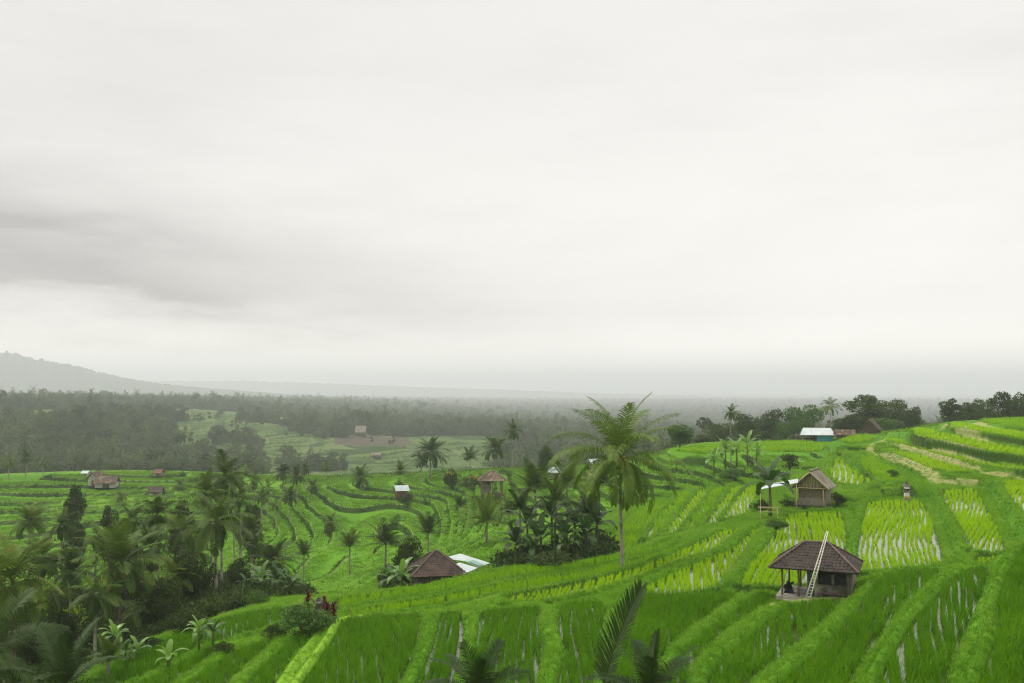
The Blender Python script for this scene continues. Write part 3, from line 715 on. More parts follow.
def blob_crown(seed, w, h, nclump, nleaf, lsize, flat=1.0, hollow=0.35):
    """foliage: many small leaf quads gathered in uneven clumps; base of crown at z=0"""
    g = np.random.default_rng(seed); C = []
    while len(C) < nclump:
        p = g.uniform(-1, 1, 3)
        r = np.linalg.norm(p)
        if hollow < r < 1 and (p[2] > -0.75): C.append(p*np.array([w/2*0.8, w/2*0.8, h/2*0.82]))
    V = []
    for c in C:
        rad = g.uniform(0.55, 1.25)*w*0.17*(12/nclump)**0.25*1.3; n = int(nleaf/nclump*(rad/(w*0.17))**1.5)+4
        u = g.normal(0, 1, (n, 3)); u /= np.linalg.norm(u, axis=1)[:, None]
        r = rad*g.uniform(0.35, 1, (n, 1))**0.5; p = c+u*r*np.array([1.15, 1.15, 0.75*flat])
        a = g.normal(0, 1, (n, 3))+u*0.6; a /= np.linalg.norm(a, axis=1)[:, None]
        b = np.cross(a, g.normal(0, 1, (n, 3))); b /= np.linalg.norm(b, axis=1)[:, None]; e = np.cross(a, b)
        s = lsize*g.uniform(0.6, 1.3, (n, 1))
        V.append(np.stack([p-b*s, p+e*s*0.45, p+b*s, p-e*s*0.45], 1).reshape(-1, 3))
    V = np.concatenate(V); V[:, 2] += h*0.45
    Q = np.arange(len(V)).reshape(-1, 4)
    return V, Q, np.array(C)+np.array([0, 0, h*0.45])
BROAD = {}
for key, a in dict(round=(11, 8, 7, 26, 6500, 0.24), tall=(12, 6, 9, 30, 6500, 0.22), wide=(13, 9, 6, 30, 6500, 0.24), open=(14, 8, 6, 18, 3200, 0.22, 0.8, 0.5), tall2=(15, 5.5, 9, 24, 5600, 0.2), round2=(16, 8, 7.5, 34, 7500, 0.2)).items():
    v, q, C = blob_crown(*a); t = MB(); hh = a[2]*0.55
    t.tube([(0, 0, -0.5), (0.1, 0, hh*0.5), (-0.05, 0.1, hh), (0.1, 0, hh+a[2]*0.4)], [0.26, 0.19, 0.15, 0.05], 8)
    for i, c in enumerate(C[:11]):
        s = hh*(0.45+0.05*i)
        t.tube([(0, 0, s), (c[0]*0.5, c[1]*0.5, s+(c[2]+a[2]*0.12-s)*0.6), (c[0], c[1], c[2]+a[2]*0.12)], [0.12, 0.07, 0.03], 5)
    v = v+np.array([0, 0, a[2]*0.12]); BROAD[key] = (v, q, t, a)
BM = {}
def broad(px, top, bot, wpx, d, key='round', label='', group=None, mat='broad', bark='bark', name='broadleaf_tree', hidden=False):
    """tree whose crown top is at row top, foot at row bot (or on the land if the foot is hidden)"""
    v, q, t, a = BROAD[key]; x, y, zt = at_d(px, top, d); zb = hz(x, y)
    Ht = max(1.0, zt-zb) if not hidden else max(1.0, zt-zb)
    sw = wpx*d/F/a[1]*1.05; sh = Ht/(a[2]*1.0)
    root = empty(name, (x, y, zb), random.Random(int(px*3+top)).uniform(0, 6.28), (sw, sw, sh))
    if (key, mat) not in BM: BM[(key, mat)] = np_mesh('tree_crown', v, q, M[mat])
    if (key, bark) not in BM: BM[(key, bark)] = t.mesh('tree_trunk', M[bark], True)
    link_mesh('trunk', BM[(key, bark)], root); link_mesh('crown', BM[(key, mat)], root)
    tag(root, label, 'tree' if name != 'shrub' else 'shrub', group); return root

# shrubs
SHR = {}
for key, a in dict(s1=(31, 2.4, 1.8, 14, 1700, 0.09), s2=(32, 3.0, 1.7, 18, 2000, 0.10), s3=(33, 2.0, 2.2, 12, 1500, 0.08)).items():
    v, q, C = blob_crown(*a, 1.0, 0.2); t = MB()
    for c in C[:9]: t.tube([(0, 0, -0.15), (c[0]*0.4, c[1]*0.4, c[2]*0.5), (c[0], c[1], c[2])], [0.04, 0.03, 0.012], 5)
    SHR[key] = (v, q, t, a)
SM_ = {}
def shrub(px, d, wpx, hpx, key='s1', label='', group=None, mat='broad', py=None, name='shrub'):
    v, q, t, a = SHR[key]; x = at_d(px, 500, d)[0]; zb = hz(x, d)
    sw = wpx*d/F/a[1]; sh = hpx*d/F/(a[2]*0.98)
    root = empty(name, (x, d, zb), random.Random(int(px*5+d)).uniform(0, 6.28), (sw, sw, sh))
    if (key, mat) not in SM_: SM_[(key, mat)] = np_mesh('shrub_leaves', v, q, M[mat])
    if key not in SM_: SM_[key] = t.mesh('shrub_stems', M['bark'], True)
    link_mesh('stems', SM_[key], root); link_mesh('leaves', SM_[(key, mat)], root)
    tag(root, label, 'shrub', group); return root

def banana_parts(seed, h=2.2, n=8, L=2.1, wl=0.62):
    g = random.Random(seed); st = MB(); lf = MB()
    st.tube([(0, 0, -0.2), (0.03, 0, h*0.5), (0, 0.03, h)], [0.14, 0.11, 0.07], 9)
    for i in range(n):
        a = i*2.4+g.uniform(-.3, .3); t = i/max(1, n-1); el = 1.35-1.1*t+g.uniform(-.1, .1); bend = 1.0+0.9*t+g.uniform(-.2, .2)
        l = L*g.uniform(0.8, 1.1); p = Vector((0, 0, h-0.1)); ns = 12; n0 = len(lf.v); d0 = Vector((math.cos(a), math.sin(a), 0)); sd = Vector((-math.sin(a), math.cos(a), 0))
        for s in range(ns+1):
            u = s/ns; e = el-bend*u**1.4; d = d0*math.cos(e)+Vector((0, 0, 1))*math.sin(e); up = sd.cross(d)*-1
            w = 0.03 if u < 0.16 else wl*0.5*math.sin(math.pi*min(1, (u-0.12)/0.9))**0.55+0.01
            tear = 1-(0.45*g.random() if g.random() < 0.35 and u > 0.2 else 0)
            lf.v += [tuple(p-sd*w*tear-up*w*-0.15), tuple(p-up*0.05*0), tuple(p+sd*w*(1-(0.4*g.random() if g.random() < .3 and u > .2 else 0))+up*w*0.15)]
            if s < ns:
                k = n0+3*s; lf.f += [(k, k+1, k+4, k+3), (k+1, k+2, k+5, k+4)]
            p = p+d*l/ns
    return st, lf
BAN = [banana_parts(40+i, *c) for i, c in enumerate([(2.2, 12, 2.3, .62), (2.8, 12, 2.5, .66), (1.6, 10, 2.0, .55), (0.6, 7, 1.3, .40)])]
BNM = {}
def banana(px, d, hpx, k=0, label='', group=None, mat='banana', name='banana_plant', rot=None):
    x = at_d(px, 500, d)[0]; zb = hz(x, d); tot = [3.7, 4.3, 3.0, 1.7][k]; s = hpx*d/F/tot
    root = empty(name, (x, d, zb), random.Random(int(px*11)).uniform(0, 6.28) if rot is None else rot, s); st, lf = BAN[k]
    if (k, mat) not in BNM: BNM[(k, mat)] = lf.mesh('banana_leaves', M[mat], True)
    if k not in BNM: BNM[k] = st.mesh('banana_stem', M['stem'], True)
    link_mesh('stem', BNM[k], root); link_mesh('leaves', BNM[(k, mat)], root)
    tag(root, label, 'banana plant', group); return root
def place(px, py, d=None):
    """a point of the land seen near (px, py): distance found along the ray"""
    dd = np.geomspace(30, 1500, 1400); r = ray(px, py); xs = r[0]*dd/r[1]; zs = r[2]*dd/r[1]
    z = land(xs, dd)[0]; k = np.argmax(zs <= z); return float(xs[k]), float(dd[k]), float(z[k])

# ------------------------------------------------------------------ buildings
def roof_tiles(b, corners, tw=0.24, th=0.26, lift=0.02, g=random):
    """individual tiles laid in courses over a roof plane; corners = eave left, eave right, top right, top left"""
    A_, B_, C_, D_ = [Vector(c) for c in corners]; sl_ = ((D_+C_)/2-(A_+B_)/2).length; n = max(3, int(sl_/th))
    up = ((D_+C_)/2-(A_+B_)/2).normalized(); ax = (B_-A_).normalized(); nm = ax.cross(up).normalized()
    if nm.z < 0: nm = -nm
    for i in range(n):
        t0, t1 = i/n, (i+1.25)/n; p0, p1 = A_.lerp(D_, t0), B_.lerp(C_, t0); L = (p1-p0).length; m = max(1, round(L/tw))
        for j in range(m):
            a = p0.lerp(p1, j/m); c = p0.lerp(p1, (j+1.02)/m); s = up*min(th*1.2, sl_*(1-t0)+0.02); h = lift+g.uniform(0, .022); tl = g.uniform(-.012, .012)
            mid = (a+c)/2+nm*(h+0.035)
            b.add([a+nm*(h+tl), mid, c+nm*h, c+s+nm*0.01, mid+s-nm*0.02, a+s+nm*0.01, a+nm*(h-0.03), c+nm*(h-0.03)], [(0,1,4,5),(1,2,3,4),(0,6,7,2,1)])
def hip_roof(root, w, d, z0, rise, rl, mat='tile', over=0.0, tiles=True, tw=0.24, cap='ridge', back=True):
    """w,d = eave size; rl = ridge length (along x)"""
    e = [(-w/2,-d/2,z0),(w/2,-d/2,z0),(w/2,d/2,z0),(-w/2,d/2,z0)]; r0, r1 = (-rl/2, 0, z0+rise), (rl/2+1e-3, 0, z0+rise)
    pl = [(e[0], e[1], r1, r0), (e[1], e[2], r1, r1), (e[2], e[3], r0, r1), (e[3], e[0], r0, r0)]
    b = MB(); g = random.Random(int(w*100))
    for p in pl:
        q = [Vector(v) for v in p]; 
        if (q[2]-q[3]).length < 1e-6: q = q[:3]
        b.slab(q, 0.05)
        if tiles: roof_tiles(b, p, tw, tw*1.05, g=g)
    ro = b.build('roof', M[mat], root)
    if cap:
        b = MB(); b.tube([Vector(r0)+Vector((0,0,.05)), Vector(r1)+Vector((0,0,.05))], 0.07, 6)
        for c, r in ((e[0], r0), (e[1], r1), (e[2], r1), (e[3], r0)):
            c = Vector(c)+Vector((0,0,.06)); r = Vector(r)+Vector((0,0,.07)); b.tube([c, c.lerp(r, .5)+Vector((0,0,.01)), r], [0.06, 0.055, 0.06], 6)
        b.build('ridge_tiles', M[cap], ro)
    return ro
def B(name, mat, root, *boxes):
    b = MB()
    for bx in boxes: b.box(*bx)
    return b.build(name, M[mat], root)
def posts(root, pts, h, r=0.05, mat='post', name='post', z0=0.0):
    for x, y in pts: MB().tube([(x, y, z0), (x+0.01, y, z0+h*0.5), (x, y, z0+h)], [r, r*0.93, r*0.9], 8).build(name, M[mat], root, True)

# pavilion
px_, d_ = 817, 55.6
x, y, _ = at_d(px_, 590, d_); zP = -11.62
t_ = empty('field_pavilion', (x, y, zP), R(-23)); tag(t_, 'open pavilion with brown tiled hip roof and half-walled room', 'pavilion')
B('floor_slab', 'concrete', t_, ((0.05, -0.05, 0.02), (4.1, 3.1, 0.24)), ((0.15, -1.78, -0.10), (3.5, 0.4, 0.16)))
hip_roof(t_, 4.65, 3.7, 1.66, 1.22, 1.25, 'tile', tw=0.2)
B('rafter_frame', 'post', t_, ((0, -1.42, 1.66), (4.1, 0.09, 0.1)), ((0, 1.42, 1.66), (4.1, 0.09, 0.1)), ((-1.8, 0, 1.665), (0.09, 2.75, 0.09)), ((1.85, 0, 1.665), (0.09, 2.75, 0.09)), ((-0.45, 0, 1.665), (0.09, 2.75, 0.09)))
posts(t_, [(-1.68, -1.38), (-1.68, 1.38), (-0.82, -1.38), (-1.05, 1.38)], 1.5, 0.058, 'post', 'post', 0.14)
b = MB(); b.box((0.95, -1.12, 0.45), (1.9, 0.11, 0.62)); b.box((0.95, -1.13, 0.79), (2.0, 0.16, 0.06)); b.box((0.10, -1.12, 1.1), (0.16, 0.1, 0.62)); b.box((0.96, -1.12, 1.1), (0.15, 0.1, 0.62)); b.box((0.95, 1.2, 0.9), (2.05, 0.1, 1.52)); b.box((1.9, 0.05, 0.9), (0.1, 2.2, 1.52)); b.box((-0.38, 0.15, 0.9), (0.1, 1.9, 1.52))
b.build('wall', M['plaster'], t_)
w_ = B('opening_shadow_panel', 'dark', t_, ((0.53, -1.06, 1.10), (0.69, 0.04, 0.60)), ((0.53, -1.085, 1.10), (0.04, 0.05, 0.6)));  # near-black panels painted as the shadowed room behind the openings
w_ = B('opening_shadow_panel', 'dark', t_, ((1.35, -1.06, 1.10), (0.61, 0.04, 0.60)), ((1.35, -1.085, 1.10), (0.04, 0.05, 0.6)))
B('door', 'blue_door', t_, ((-0.22, -1.15, 0.88), (0.3, 0.06, 1.46)), ((-0.22, -1.19, 0.88), (0.22, 0.03, 1.3)))
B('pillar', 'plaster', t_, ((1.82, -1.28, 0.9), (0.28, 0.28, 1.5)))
B('bench', 'plank', t_, ((1.0, -1.36, 0.42), (1.3, 0.3, 0.05)), ((0.45, -1.36, 0.27), (0.06, 0.26, 0.26)), ((1.55, -1.36, 0.27), (0.06, 0.26, 0.26)))
# bundle lying on the pavilion floor
b = MB(); g = random.Random(3); n0 = 0
for i in range(60):
    a = g.uniform(0, 6.28); r_ = g.uniform(0, 0.26); zz = g.uniform(0, 0.62); b.box((r_*math.cos(a)*(1-zz*.7), r_*math.sin(a)*(1-zz*.7), zz*0.95), (g.uniform(.1,.3), g.uniform(.04,.09), g.uniform(.03,.1)), a, g.uniform(-.5,.5), g.uniform(-.6,.6))
mm = Matrix.Rotation(R(-23), 4, 'Z') @ Vector((-1.45, -0.6, 0.14)); o = b.build('cloth_bundle', M['dark']); o.location = (x+mm.x, y+mm.y, zP+mm.z)
tag(o, 'dark heaped bundle sitting on the open left end of the pavilion floor', 'bundle')
# bamboo ladder leaning on the roof
def at_loc(v): m_ = Matrix.Rotation(R(-23), 4, 'Z') @ Vector(v); return Vector((x+m_.x, y+m_.y, zP+m_.z))
lb, lt = at_loc((-0.30, -2.45, -0.05)), at_loc((0.72, -1.25, 3.72)); ax = (at_loc((1, 0, 0))-at_loc((0, 0, 0)))
root = empty('bamboo_ladder', lb); tag(root, 'narrow bleached bamboo ladder leaning across the front of the brown tiled roof', 'ladder')
dv = lt-lb
for s in (-1, 1): MB().tube([ax*s*0.12, dv*0.5+ax*s*0.08, dv+ax*s*0.04], [0.042, 0.036, 0.026], 8).build('rail', M['bamboo_pale'], root, True)
for i in range(24):
    t0 = (i+0.7)/24.5; wd = 0.12-0.08*t0+0.02; MB().tube([dv*t0-ax*wd+Vector((0,0,.01)), dv*t0+ax*wd], 0.017, 6).build('rung', M['bamboo_pale'], root, True)

# thatched hut
def thatch_fringe(b, p0, p1, down, n, g, ln=0.25):
    p0, p1, down = Vector(p0), Vector(p1), Vector(down)
    for i in range(n):
        t0 = g.random(); p = p0.lerp(p1, t0); w = g.uniform(.03, .07); ax_ = (p1-p0).normalized()*w; l = ln*g.uniform(.5, 1.3)
        q = p+down*l+Vector((g.uniform(-.04,.04), g.uniform(-.04,.04), -0.02)); o_ = Vector((0, 0, g.uniform(0.0, 0.03)))
        b.add([p-ax_+o_, p+ax_+o_, q+ax_*.4, q-ax_*.4], [(0, 1, 2, 3)])
xh, dh = at_d(814.5, 506, 97)[0], 97; zh = hz(xh, dh)-0.02; zh = max(zh, -11.9)
rt = empty('thatched_hut', (xh, dh, zh), R(-29)); tag(rt, 'square bamboo hut with a pale thatched gable roof and woven walls', 'hut')
w2, d2_, e0, pk = 1.72, 1.9, 1.72, 3.32
b = MB(); g = random.Random(5)
for s in (-1, 1):
    P4 = [(s*w2, -d2_, e0), (s*w2, d2_, e0), (0, d2_, pk), (0, -d2_, pk)]; b.slab(P4, 0.14)
    sd_ = Vector((s*w2, 0, e0-pk)).normalized()
    for k in range(7):
        t0 = (k+1)/7; thatch_fringe(b, (s*w2*t0-s*.2, -d2_, pk+(e0-pk)*t0+0.14+.02), (s*w2*t0-s*.2, d2_, pk+(e0-pk)*t0+0.14+.02), sd_, 90, g, 0.33)
b.tube([(0, -d2_-.05, pk+.04), (0, d2_+.05, pk+.04)], 0.11, 8); ro = b.build('roof', M['straw'], rt)
b = MB()
for k in range(13):   # gable filled with upright bamboo strips
    xx = -1.35+k*2.7/12; top = pk-0.12-abs(xx)*(pk-e0)/w2
    b.box((xx, -d2_+0.28, (e0+top)/2), (0.19, 0.03, max(0.06, top-e0)))
b.build('gable', M['mat'], rt)
b = MB()
for k in range(9):
    xx = -1.3+k*2.6/8; b.tube([(xx, -d2_+.18, e0-0.02), (xx*1.02, -d2_+.2, e0+0.36+0.02*(k % 3))], 0.02, 5)
b.tube([(-1.7, -d2_+.14, e0), (1.7, -d2_+.14, e0)], 0.04, 6); b.tube([(-1.78, -d2_-.02, e0-.02), (0, -d2_-.02, pk-.06)], 0.05, 6); b.tube([(1.78, -d2_-.02, e0-.02), (0, -d2_-.02, pk-.06)], 0.05, 6)
b.build('gable_frame', M['bamboo'], rt)
posts(rt, [(-1.42, -1.62), (1.18, -1.62), (-1.42, 1.6), (1.4, 1.6)], 1.75, 0.06, 'bamboo')
b = MB(); b.box((0.05, -1.35, 1.2), (2.5, 0.05, 0.85)); b.build('wall', M['mat'], rt)
b = MB(); b.box((0.05, -1.33, 0.42), (2.5, 0.06, 0.70)); b.box((1.3, 0, 0.9), (0.05, 2.6, 1.5)); b.box((-1.2, 0, 0.9), (0.05, 2.6, 1.5)); b.box((0.05, 1.3, 0.9), (2.45, 0.05, 1.5)); o = b.build('lower_wall', M['mat_grey'], rt); o['label'] = 'greyer woven wall panels'
B('floor', 'plank', rt, ((0, -0.1, -0.02), (3.2, 3.3, 0.18)))
# lean-to roof beside the hut
c4 = [at_d(758, 489.5, 95), at_d(798, 482.5, 94.6), at_d(798, 478.5, 97), at_d(769, 484.0, 97.6)]
cx = sum(c[0] for c in c4)/4; cy = sum(c[1] for c in c4)/4; zc = hz(cx, cy)
rt = empty('lean_to_shelter', (cx, cy, zc)); tag(rt, 'low lean-to with a long white metal sheet roof left of the thatched hut', 'shelter')
MB().slab([Vector(c)-Vector((cx, cy, zc)) for c in c4], 0.05).build('roof', M['sheet_white'], rt)
for c in c4:
    gz = min(hz(c[0], c[1]), c[2]-0.3); xx, yy = (c[0]-cx)*.9, (c[1]-cy)*.9; MB().tube([(xx, yy, gz-zc-.1), (xx, yy, (c[2]-zc)*1.0-0.04)], 0.045, 6).build('post', M['bamboo'], rt, True)
# bamboo rack below the banana plant
xr, yr, zr = place(769, 521); zr = hz(xr, yr); rt = empty('bamboo_rack', (xr, yr, zr), R(-14)); tag(rt, 'rough bamboo rack of two rails under the banana plant by the lean-to', 'rack')
posts(rt, [(-0.72, 0), (0.72, 0), (-0.72, 0.7), (0.72, 0.7)], 1.35, 0.035, 'bamboo', 'post', -0.2)
for zz, yy in ((1.1, 0), (0.75, 0), (1.1, 0.7)): MB().tube([(-0.95, yy, zz), (0.9, yy, zz+0.04)], 0.03, 6).build('rail', M['bamboo'], rt, True)

# house with teal wall
xb, yb, zb = at_d(818, 441, 205)[0], 205, 0; zb = hz(xb, yb)
_, _, ze = at_d(818, 434.5, 205); _, _, zr_ = at_d(818, 430, 205)
rt = empty('farm_house', (xb, yb, zb), R(-14)); tag(rt, 'small house with a teal wall and white metal roof before the trees', 'house')
hh = max(1.3, ze-zb); rr0 = hh+1.35
b = MB(); b.slab([(-3.6, -2.4, hh), (3.2, -2.4, hh), (2.5, 0.3, rr0), (-2.9, 0.3, rr0)], 0.07); b.slab([(3.2, -2.4, hh), (3.6, 2.6, hh), (2.5, 0.3, rr0)], 0.06); b.slab([(-2.9, 0.3, rr0), (2.5, 0.3, rr0), (3.6, 2.6, hh), (-3.6, 2.6, hh)], 0.06); b.build('roof', M['sheet_white'], rt)
b = MB(); b.box((1.2, -1.9, hh/2-.05), (3.0, 0.12, hh+.0)); b.box((2.72, 0.1, hh/2-.05), (0.12, 4.0, hh)); b.build('wall', M['teal'], rt)
B('back_wall', 'plaster', rt, ((-1.5, 1.9, hh/2), (6.0, 0.12, hh)))
posts(rt, [(-3.2, -2.1), (-1.8, -2.1), (-0.5, -2.1), (-3.2, 1.8)], hh, 0.07)
B('partition', 'tile_red', rt, ((-1.2, 0.3, 0.6), (3.2, 0.1, 1.1)))
# brown thatched huts behind the upper terraces
def gable_hut(name, px, brow, d, wpx, wallh, roofh, dep, rz, roofm, wallm, label, cat='hut', group=None, over=0.35, opening=True, deck=None, z=None, ridge_along='y', sheet=None):
    x_, y_, _ = at_d(px, brow, d); zb_ = hz(x_, y_) if z is None else z
    w = wpx*d/F; rt = empty(name, (x_, y_, zb_), rz); tag(rt, label, cat, group)
    hw = w/2; dd = dep/2; g = random.Random(int(px)); b = MB(); rw = hw+over; rd = dd+over
    if ridge_along == 'y':
        L4 = [(-rw, -rd, wallh-.1), (-rw, rd, wallh-.1), (0, rd, wallh+roofh), (0, -rd, wallh+roofh)]; R4 = [(rw, -rd, wallh-.1), (rw, rd, wallh-.1), (0, rd, wallh+roofh), (0, -rd, wallh+roofh)]
    else:
        L4 = [(-rw, -rd, wallh-.1), (rw, -rd, wallh-.1), (rw, 0, wallh+roofh), (-rw, 0, wallh+roofh)]; R4 = [(-rw, rd, wallh-.1), (rw, rd, wallh-.1), (rw, 0, wallh+roofh), (-rw, 0, wallh+roofh)]
    for P4 in (L4, R4): b.slab(P4, 0.12)
    if 'straw' in roofm:
        for P4 in (L4, R4):
            A_, B_, C_, D_ = [Vector(p) for p in P4]; dn = (A_-D_).normalized()
            for k in range(6):
                t0 = (k+1)/6; thatch_fringe(b, D_.lerp(A_, t0)+Vector((0,0,.05))-dn*.25, C_.lerp(B_, t0)+Vector((0,0,.05))-dn*.25, dn, 50, g, 0.4)
    b.build('roof', M[roofm], rt)
    b = MB(); b.box((0, dd-.05, wallh/2), (w-.1, 0.1, wallh)); b.box((-hw+.06, 0, wallh/2), (0.1, dep-.2, wallh)); b.box((hw-.06, 0, wallh/2), (0.1, dep-.2, wallh))
    if opening: b.box((-hw*.6, -dd+.05, wallh/2), (w*.36, 0.1, wallh)); b.box((hw*.7, -dd+.05, wallh/2), (w*.26, 0.1, wallh)); b.box((hw*.15, -dd+.05, wallh*.88), (w*.4, 0.09, wallh*.24))
    b.build('wall', M[wallm], rt)
    if opening: B('door', 'plank', rt, ((hw*.12, -dd+.12, wallh*.37), (w*.34, 0.05, wallh*.74)))
    if ridge_along == 'y':
        for s in (-1, 1):
            b = MB(); b.add([(-hw, s*(dd-.03), wallh), (hw, s*(dd-.03), wallh), (0, s*(dd-.03), wallh+roofh-.15), (-hw, s*(dd+.02), wallh), (hw, s*(dd+.02), wallh), (0, s*(dd+.02), wallh+roofh-.15)], [(0,1,2),(3,5,4),(0,3,4,1),(1,4,5,2),(2,5,3,0)])
            b.build('gable', M[wallm], rt)
    return rt
gable_hut('thatched_hut', 871, 434, 196, 15, 1.6, 2.0, 3.4, R(-30), 'straw_dark', 'plank', 'tumbledown brown thatched hut among the trees above the upper terraces')
gable_hut('low_shed', 845, 438, 200, 17, 0.9, 0.9, 2.5, R(-12), 'straw_dark', 'plank', 'low shed with a faded brown roof right of the teal house', 'shed', ridge_along='x')
# hut with tiled roof and metal sheets at the edge of the slope
xl, yl = at_d(436, 580, 87)[0], 87; ze = at_d(436, 575.5, 85)[2]; zl = ze-1.75
rt = empty('tiled_hut', (xl, yl, zl), R(12)); tag(rt, 'dark hut with a brown tiled pyramid roof sunk behind the slope edge', 'hut')
hip_roof(rt, 4.9, 4.6, 1.72, 1.75, 0.25, 'tile_red', tw=0.24)
B('wall', 'plank', rt, ((0, 1.6, 0.85), (3.6, 0.1, 1.7)), ((-1.75, 0, 0.85), (0.1, 3.2, 1.7)), ((1.75, 0.4, 0.85), (0.1, 2.4, 1.7)), ((-0.9, -1.6, 0.85), (1.7, 0.1, 1.7)))
posts(rt, [(-1.9, -1.9), (1.9, -1.9), (1.9, 1.9), (-1.9, 1.9), (0.3, -1.9)], 1.72, 0.07)
B('floor', 'concrete', rt, ((0, 0, -0.06), (4.2, 4.0, 0.2)))
S1 = [(465, 573.5, 85.2), (448.5, 565.5, 86.6), (460, 562.5, 88.2), (477.5, 567.8, 87.0)]
S2 = [(478, 567.2, 87.6), (465.5, 561.2, 88.8), (443, 558.2, 90.5), (460, 553.5, 92.5), (490, 563, 90.0)]
ct = Vector(at_d(468, 575, 88.5)); ct.z = hz(ct.x, ct.y)
rt = empty('sheet_shelter', ct); tag(rt, 'shelter of two pale corrugated metal sheets beside the brown tiled hut', 'shelter')
MB().slab([Vector(at_d(*c))-ct for c in S1], 0.05).build('roof_sheet', M['sheet_white'], rt)['label'] = 'smooth pale front sheet'
s2 = MB().slab([Vector(at_d(*c))-ct for c in S2], 0.05).build('roof_sheet', M['sheet'], rt)
q = [(479, 566.2, 87.7), (468, 561.6, 88.7), (473, 560.2, 89.5), (484, 564.6, 88.9)]
MB().slab([Vector(at_d(*c))-ct+Vector((0,0,.03)) for c in q], 0.02).build('green_patch', M['sheet_green'], s2)
for c in (S1[0], S1[3], S2[4], S2[3]):
    p = Vector(at_d(*c)); gz = hz(p.x, p.y); p = p-ct; MB().tube([(p.x*.94, p.y*.94, min(gz-ct.z, p.z-.3)-.2), (p.x*.94, p.y*.94, p.z-.05)], 0.05, 6).build('post', M['post'], rt, True)
# watch hut on stilts
xs_, ys_ = at_d(492, 496, 172)[0], 172; zs_ = hz(xs_, ys_); zee = at_d(492, 481, 170)[2]
rt = empty('stilt_hut', (xs_, ys_, zs_), R(5)); tag(rt, 'little hut on tall stilts with a brown thatched roof over the mid terraces', 'hut'); he = max(1.6, zee-zs_)
hip_roof(rt, 5.0, 4.0, he, 1.5, 0.8, 'straw_dark', tiles=False, cap='straw'); posts(rt, [(-1.7, -1.3), (1.7, -1.3), (1.7, 1.3), (-1.7, 1.3), (0, -1.3)], he+.1, 0.09)
B('wall', 'plaster', rt, ((-1.0, 1.2, he*.62), (1.8, 0.08, he*.7))); B('wall', 'plaster', rt, ((1.5, 0.4, he*.62), (0.08, 1.6, he*.7))); B('floor', 'plank', rt, ((0, 0, he*.25), (3.6, 2.8, 0.1)))
# small things on the terraces
def hut2(px, row, wpx, *a, **k):
    X = place(px, row); return gable_hut(k.pop('name', 'field_hut'), px, row, X[1], wpx, *a, z=X[2], **k)
hut2(401, 497, 11, 1.5, 0.9, 2.4, R(20), 'sheet', 'pinktile', 'field hut with a bent white sheet roof and reddish walls below the bushy palm', ridge_along='x')
hut2(107, 488, 19, 1.2, 1.5, 4, R(8), 'straw_dark', 'whitewall', 'long house with a thatched roof and whitewashed wall on the far left terraces', cat='house', name='village_house', ridge_along='x')
hut2(97, 486, 11, 1.8, 1.6, 3, R(-20), 'straw_dark', 'whitewall', 'small thatched house abutting the whitewashed long house', cat='house', name='village_house')
hut2(156, 495, 11, 0.9, 1.1, 3, R(10), 'tile_red', 'whitewall', 'small house with a rust-brown roof sunk among paddies right of the long house', cat='house', name='village_house', ridge_along='x')
hut2(159, 477, 6, 0.9, 0.8, 3, R(0), 'pinktile', 'plaster', 'tiny hut with a pinkish roof at the far rim of the left terraces', ridge_along='x')
hut2(86, 476, 4.5, 0.9, 0.5, 2, R(0), 'sheet', 'whitewall', 'tiny white-roofed hut at the far rim above the long house', ridge_along='x')
gable_hut('farm_shed', 557, 470, 196, 13, 1.3, 0.8, 4, R(-8), 'sheet', 'plaster', 'shed with a flat whitish roof left of the tall coconut palm', 'shed', ridge_along='x')
gable_hut('farm_shed', 596, 462, 200, 11, 1.3, 0.7, 4, R(6), 'sheet', 'plaster', 'white-roofed shed glimpsed behind the fronds of the tall coconut palm', 'shed', ridge_along='x')
gable_hut('far_temple', 361, 432, 800, 10, 4, 5, 9, R(0), 'straw', 'plank', 'far hall with a pale peaked roof at the edge of the brown field', 'hall', ridge_along='x')
gable_hut('far_house', 463, 429, 860, 8, 3.5, 3.5, 6, R(15), 'pinktile', 'whitewall', 'far house with an orange-pink roof against the hazy woods', 'house', ridge_along='x')
gable_hut('far_house', 520, 410, 1300, 9, 5, 4, 9, R(-5), 'sheet_white', 'whitewall', 'faint pale house deep in the hazy forest right of centre', 'house', ridge_along='x')
gable_hut('far_house', 377, 448, 640, 8, 2, 1.6, 5, R(-5), 'straw', 'plank', 'tiny field shelter alone in the far valley paddies', 'shelter', ridge_along='x')
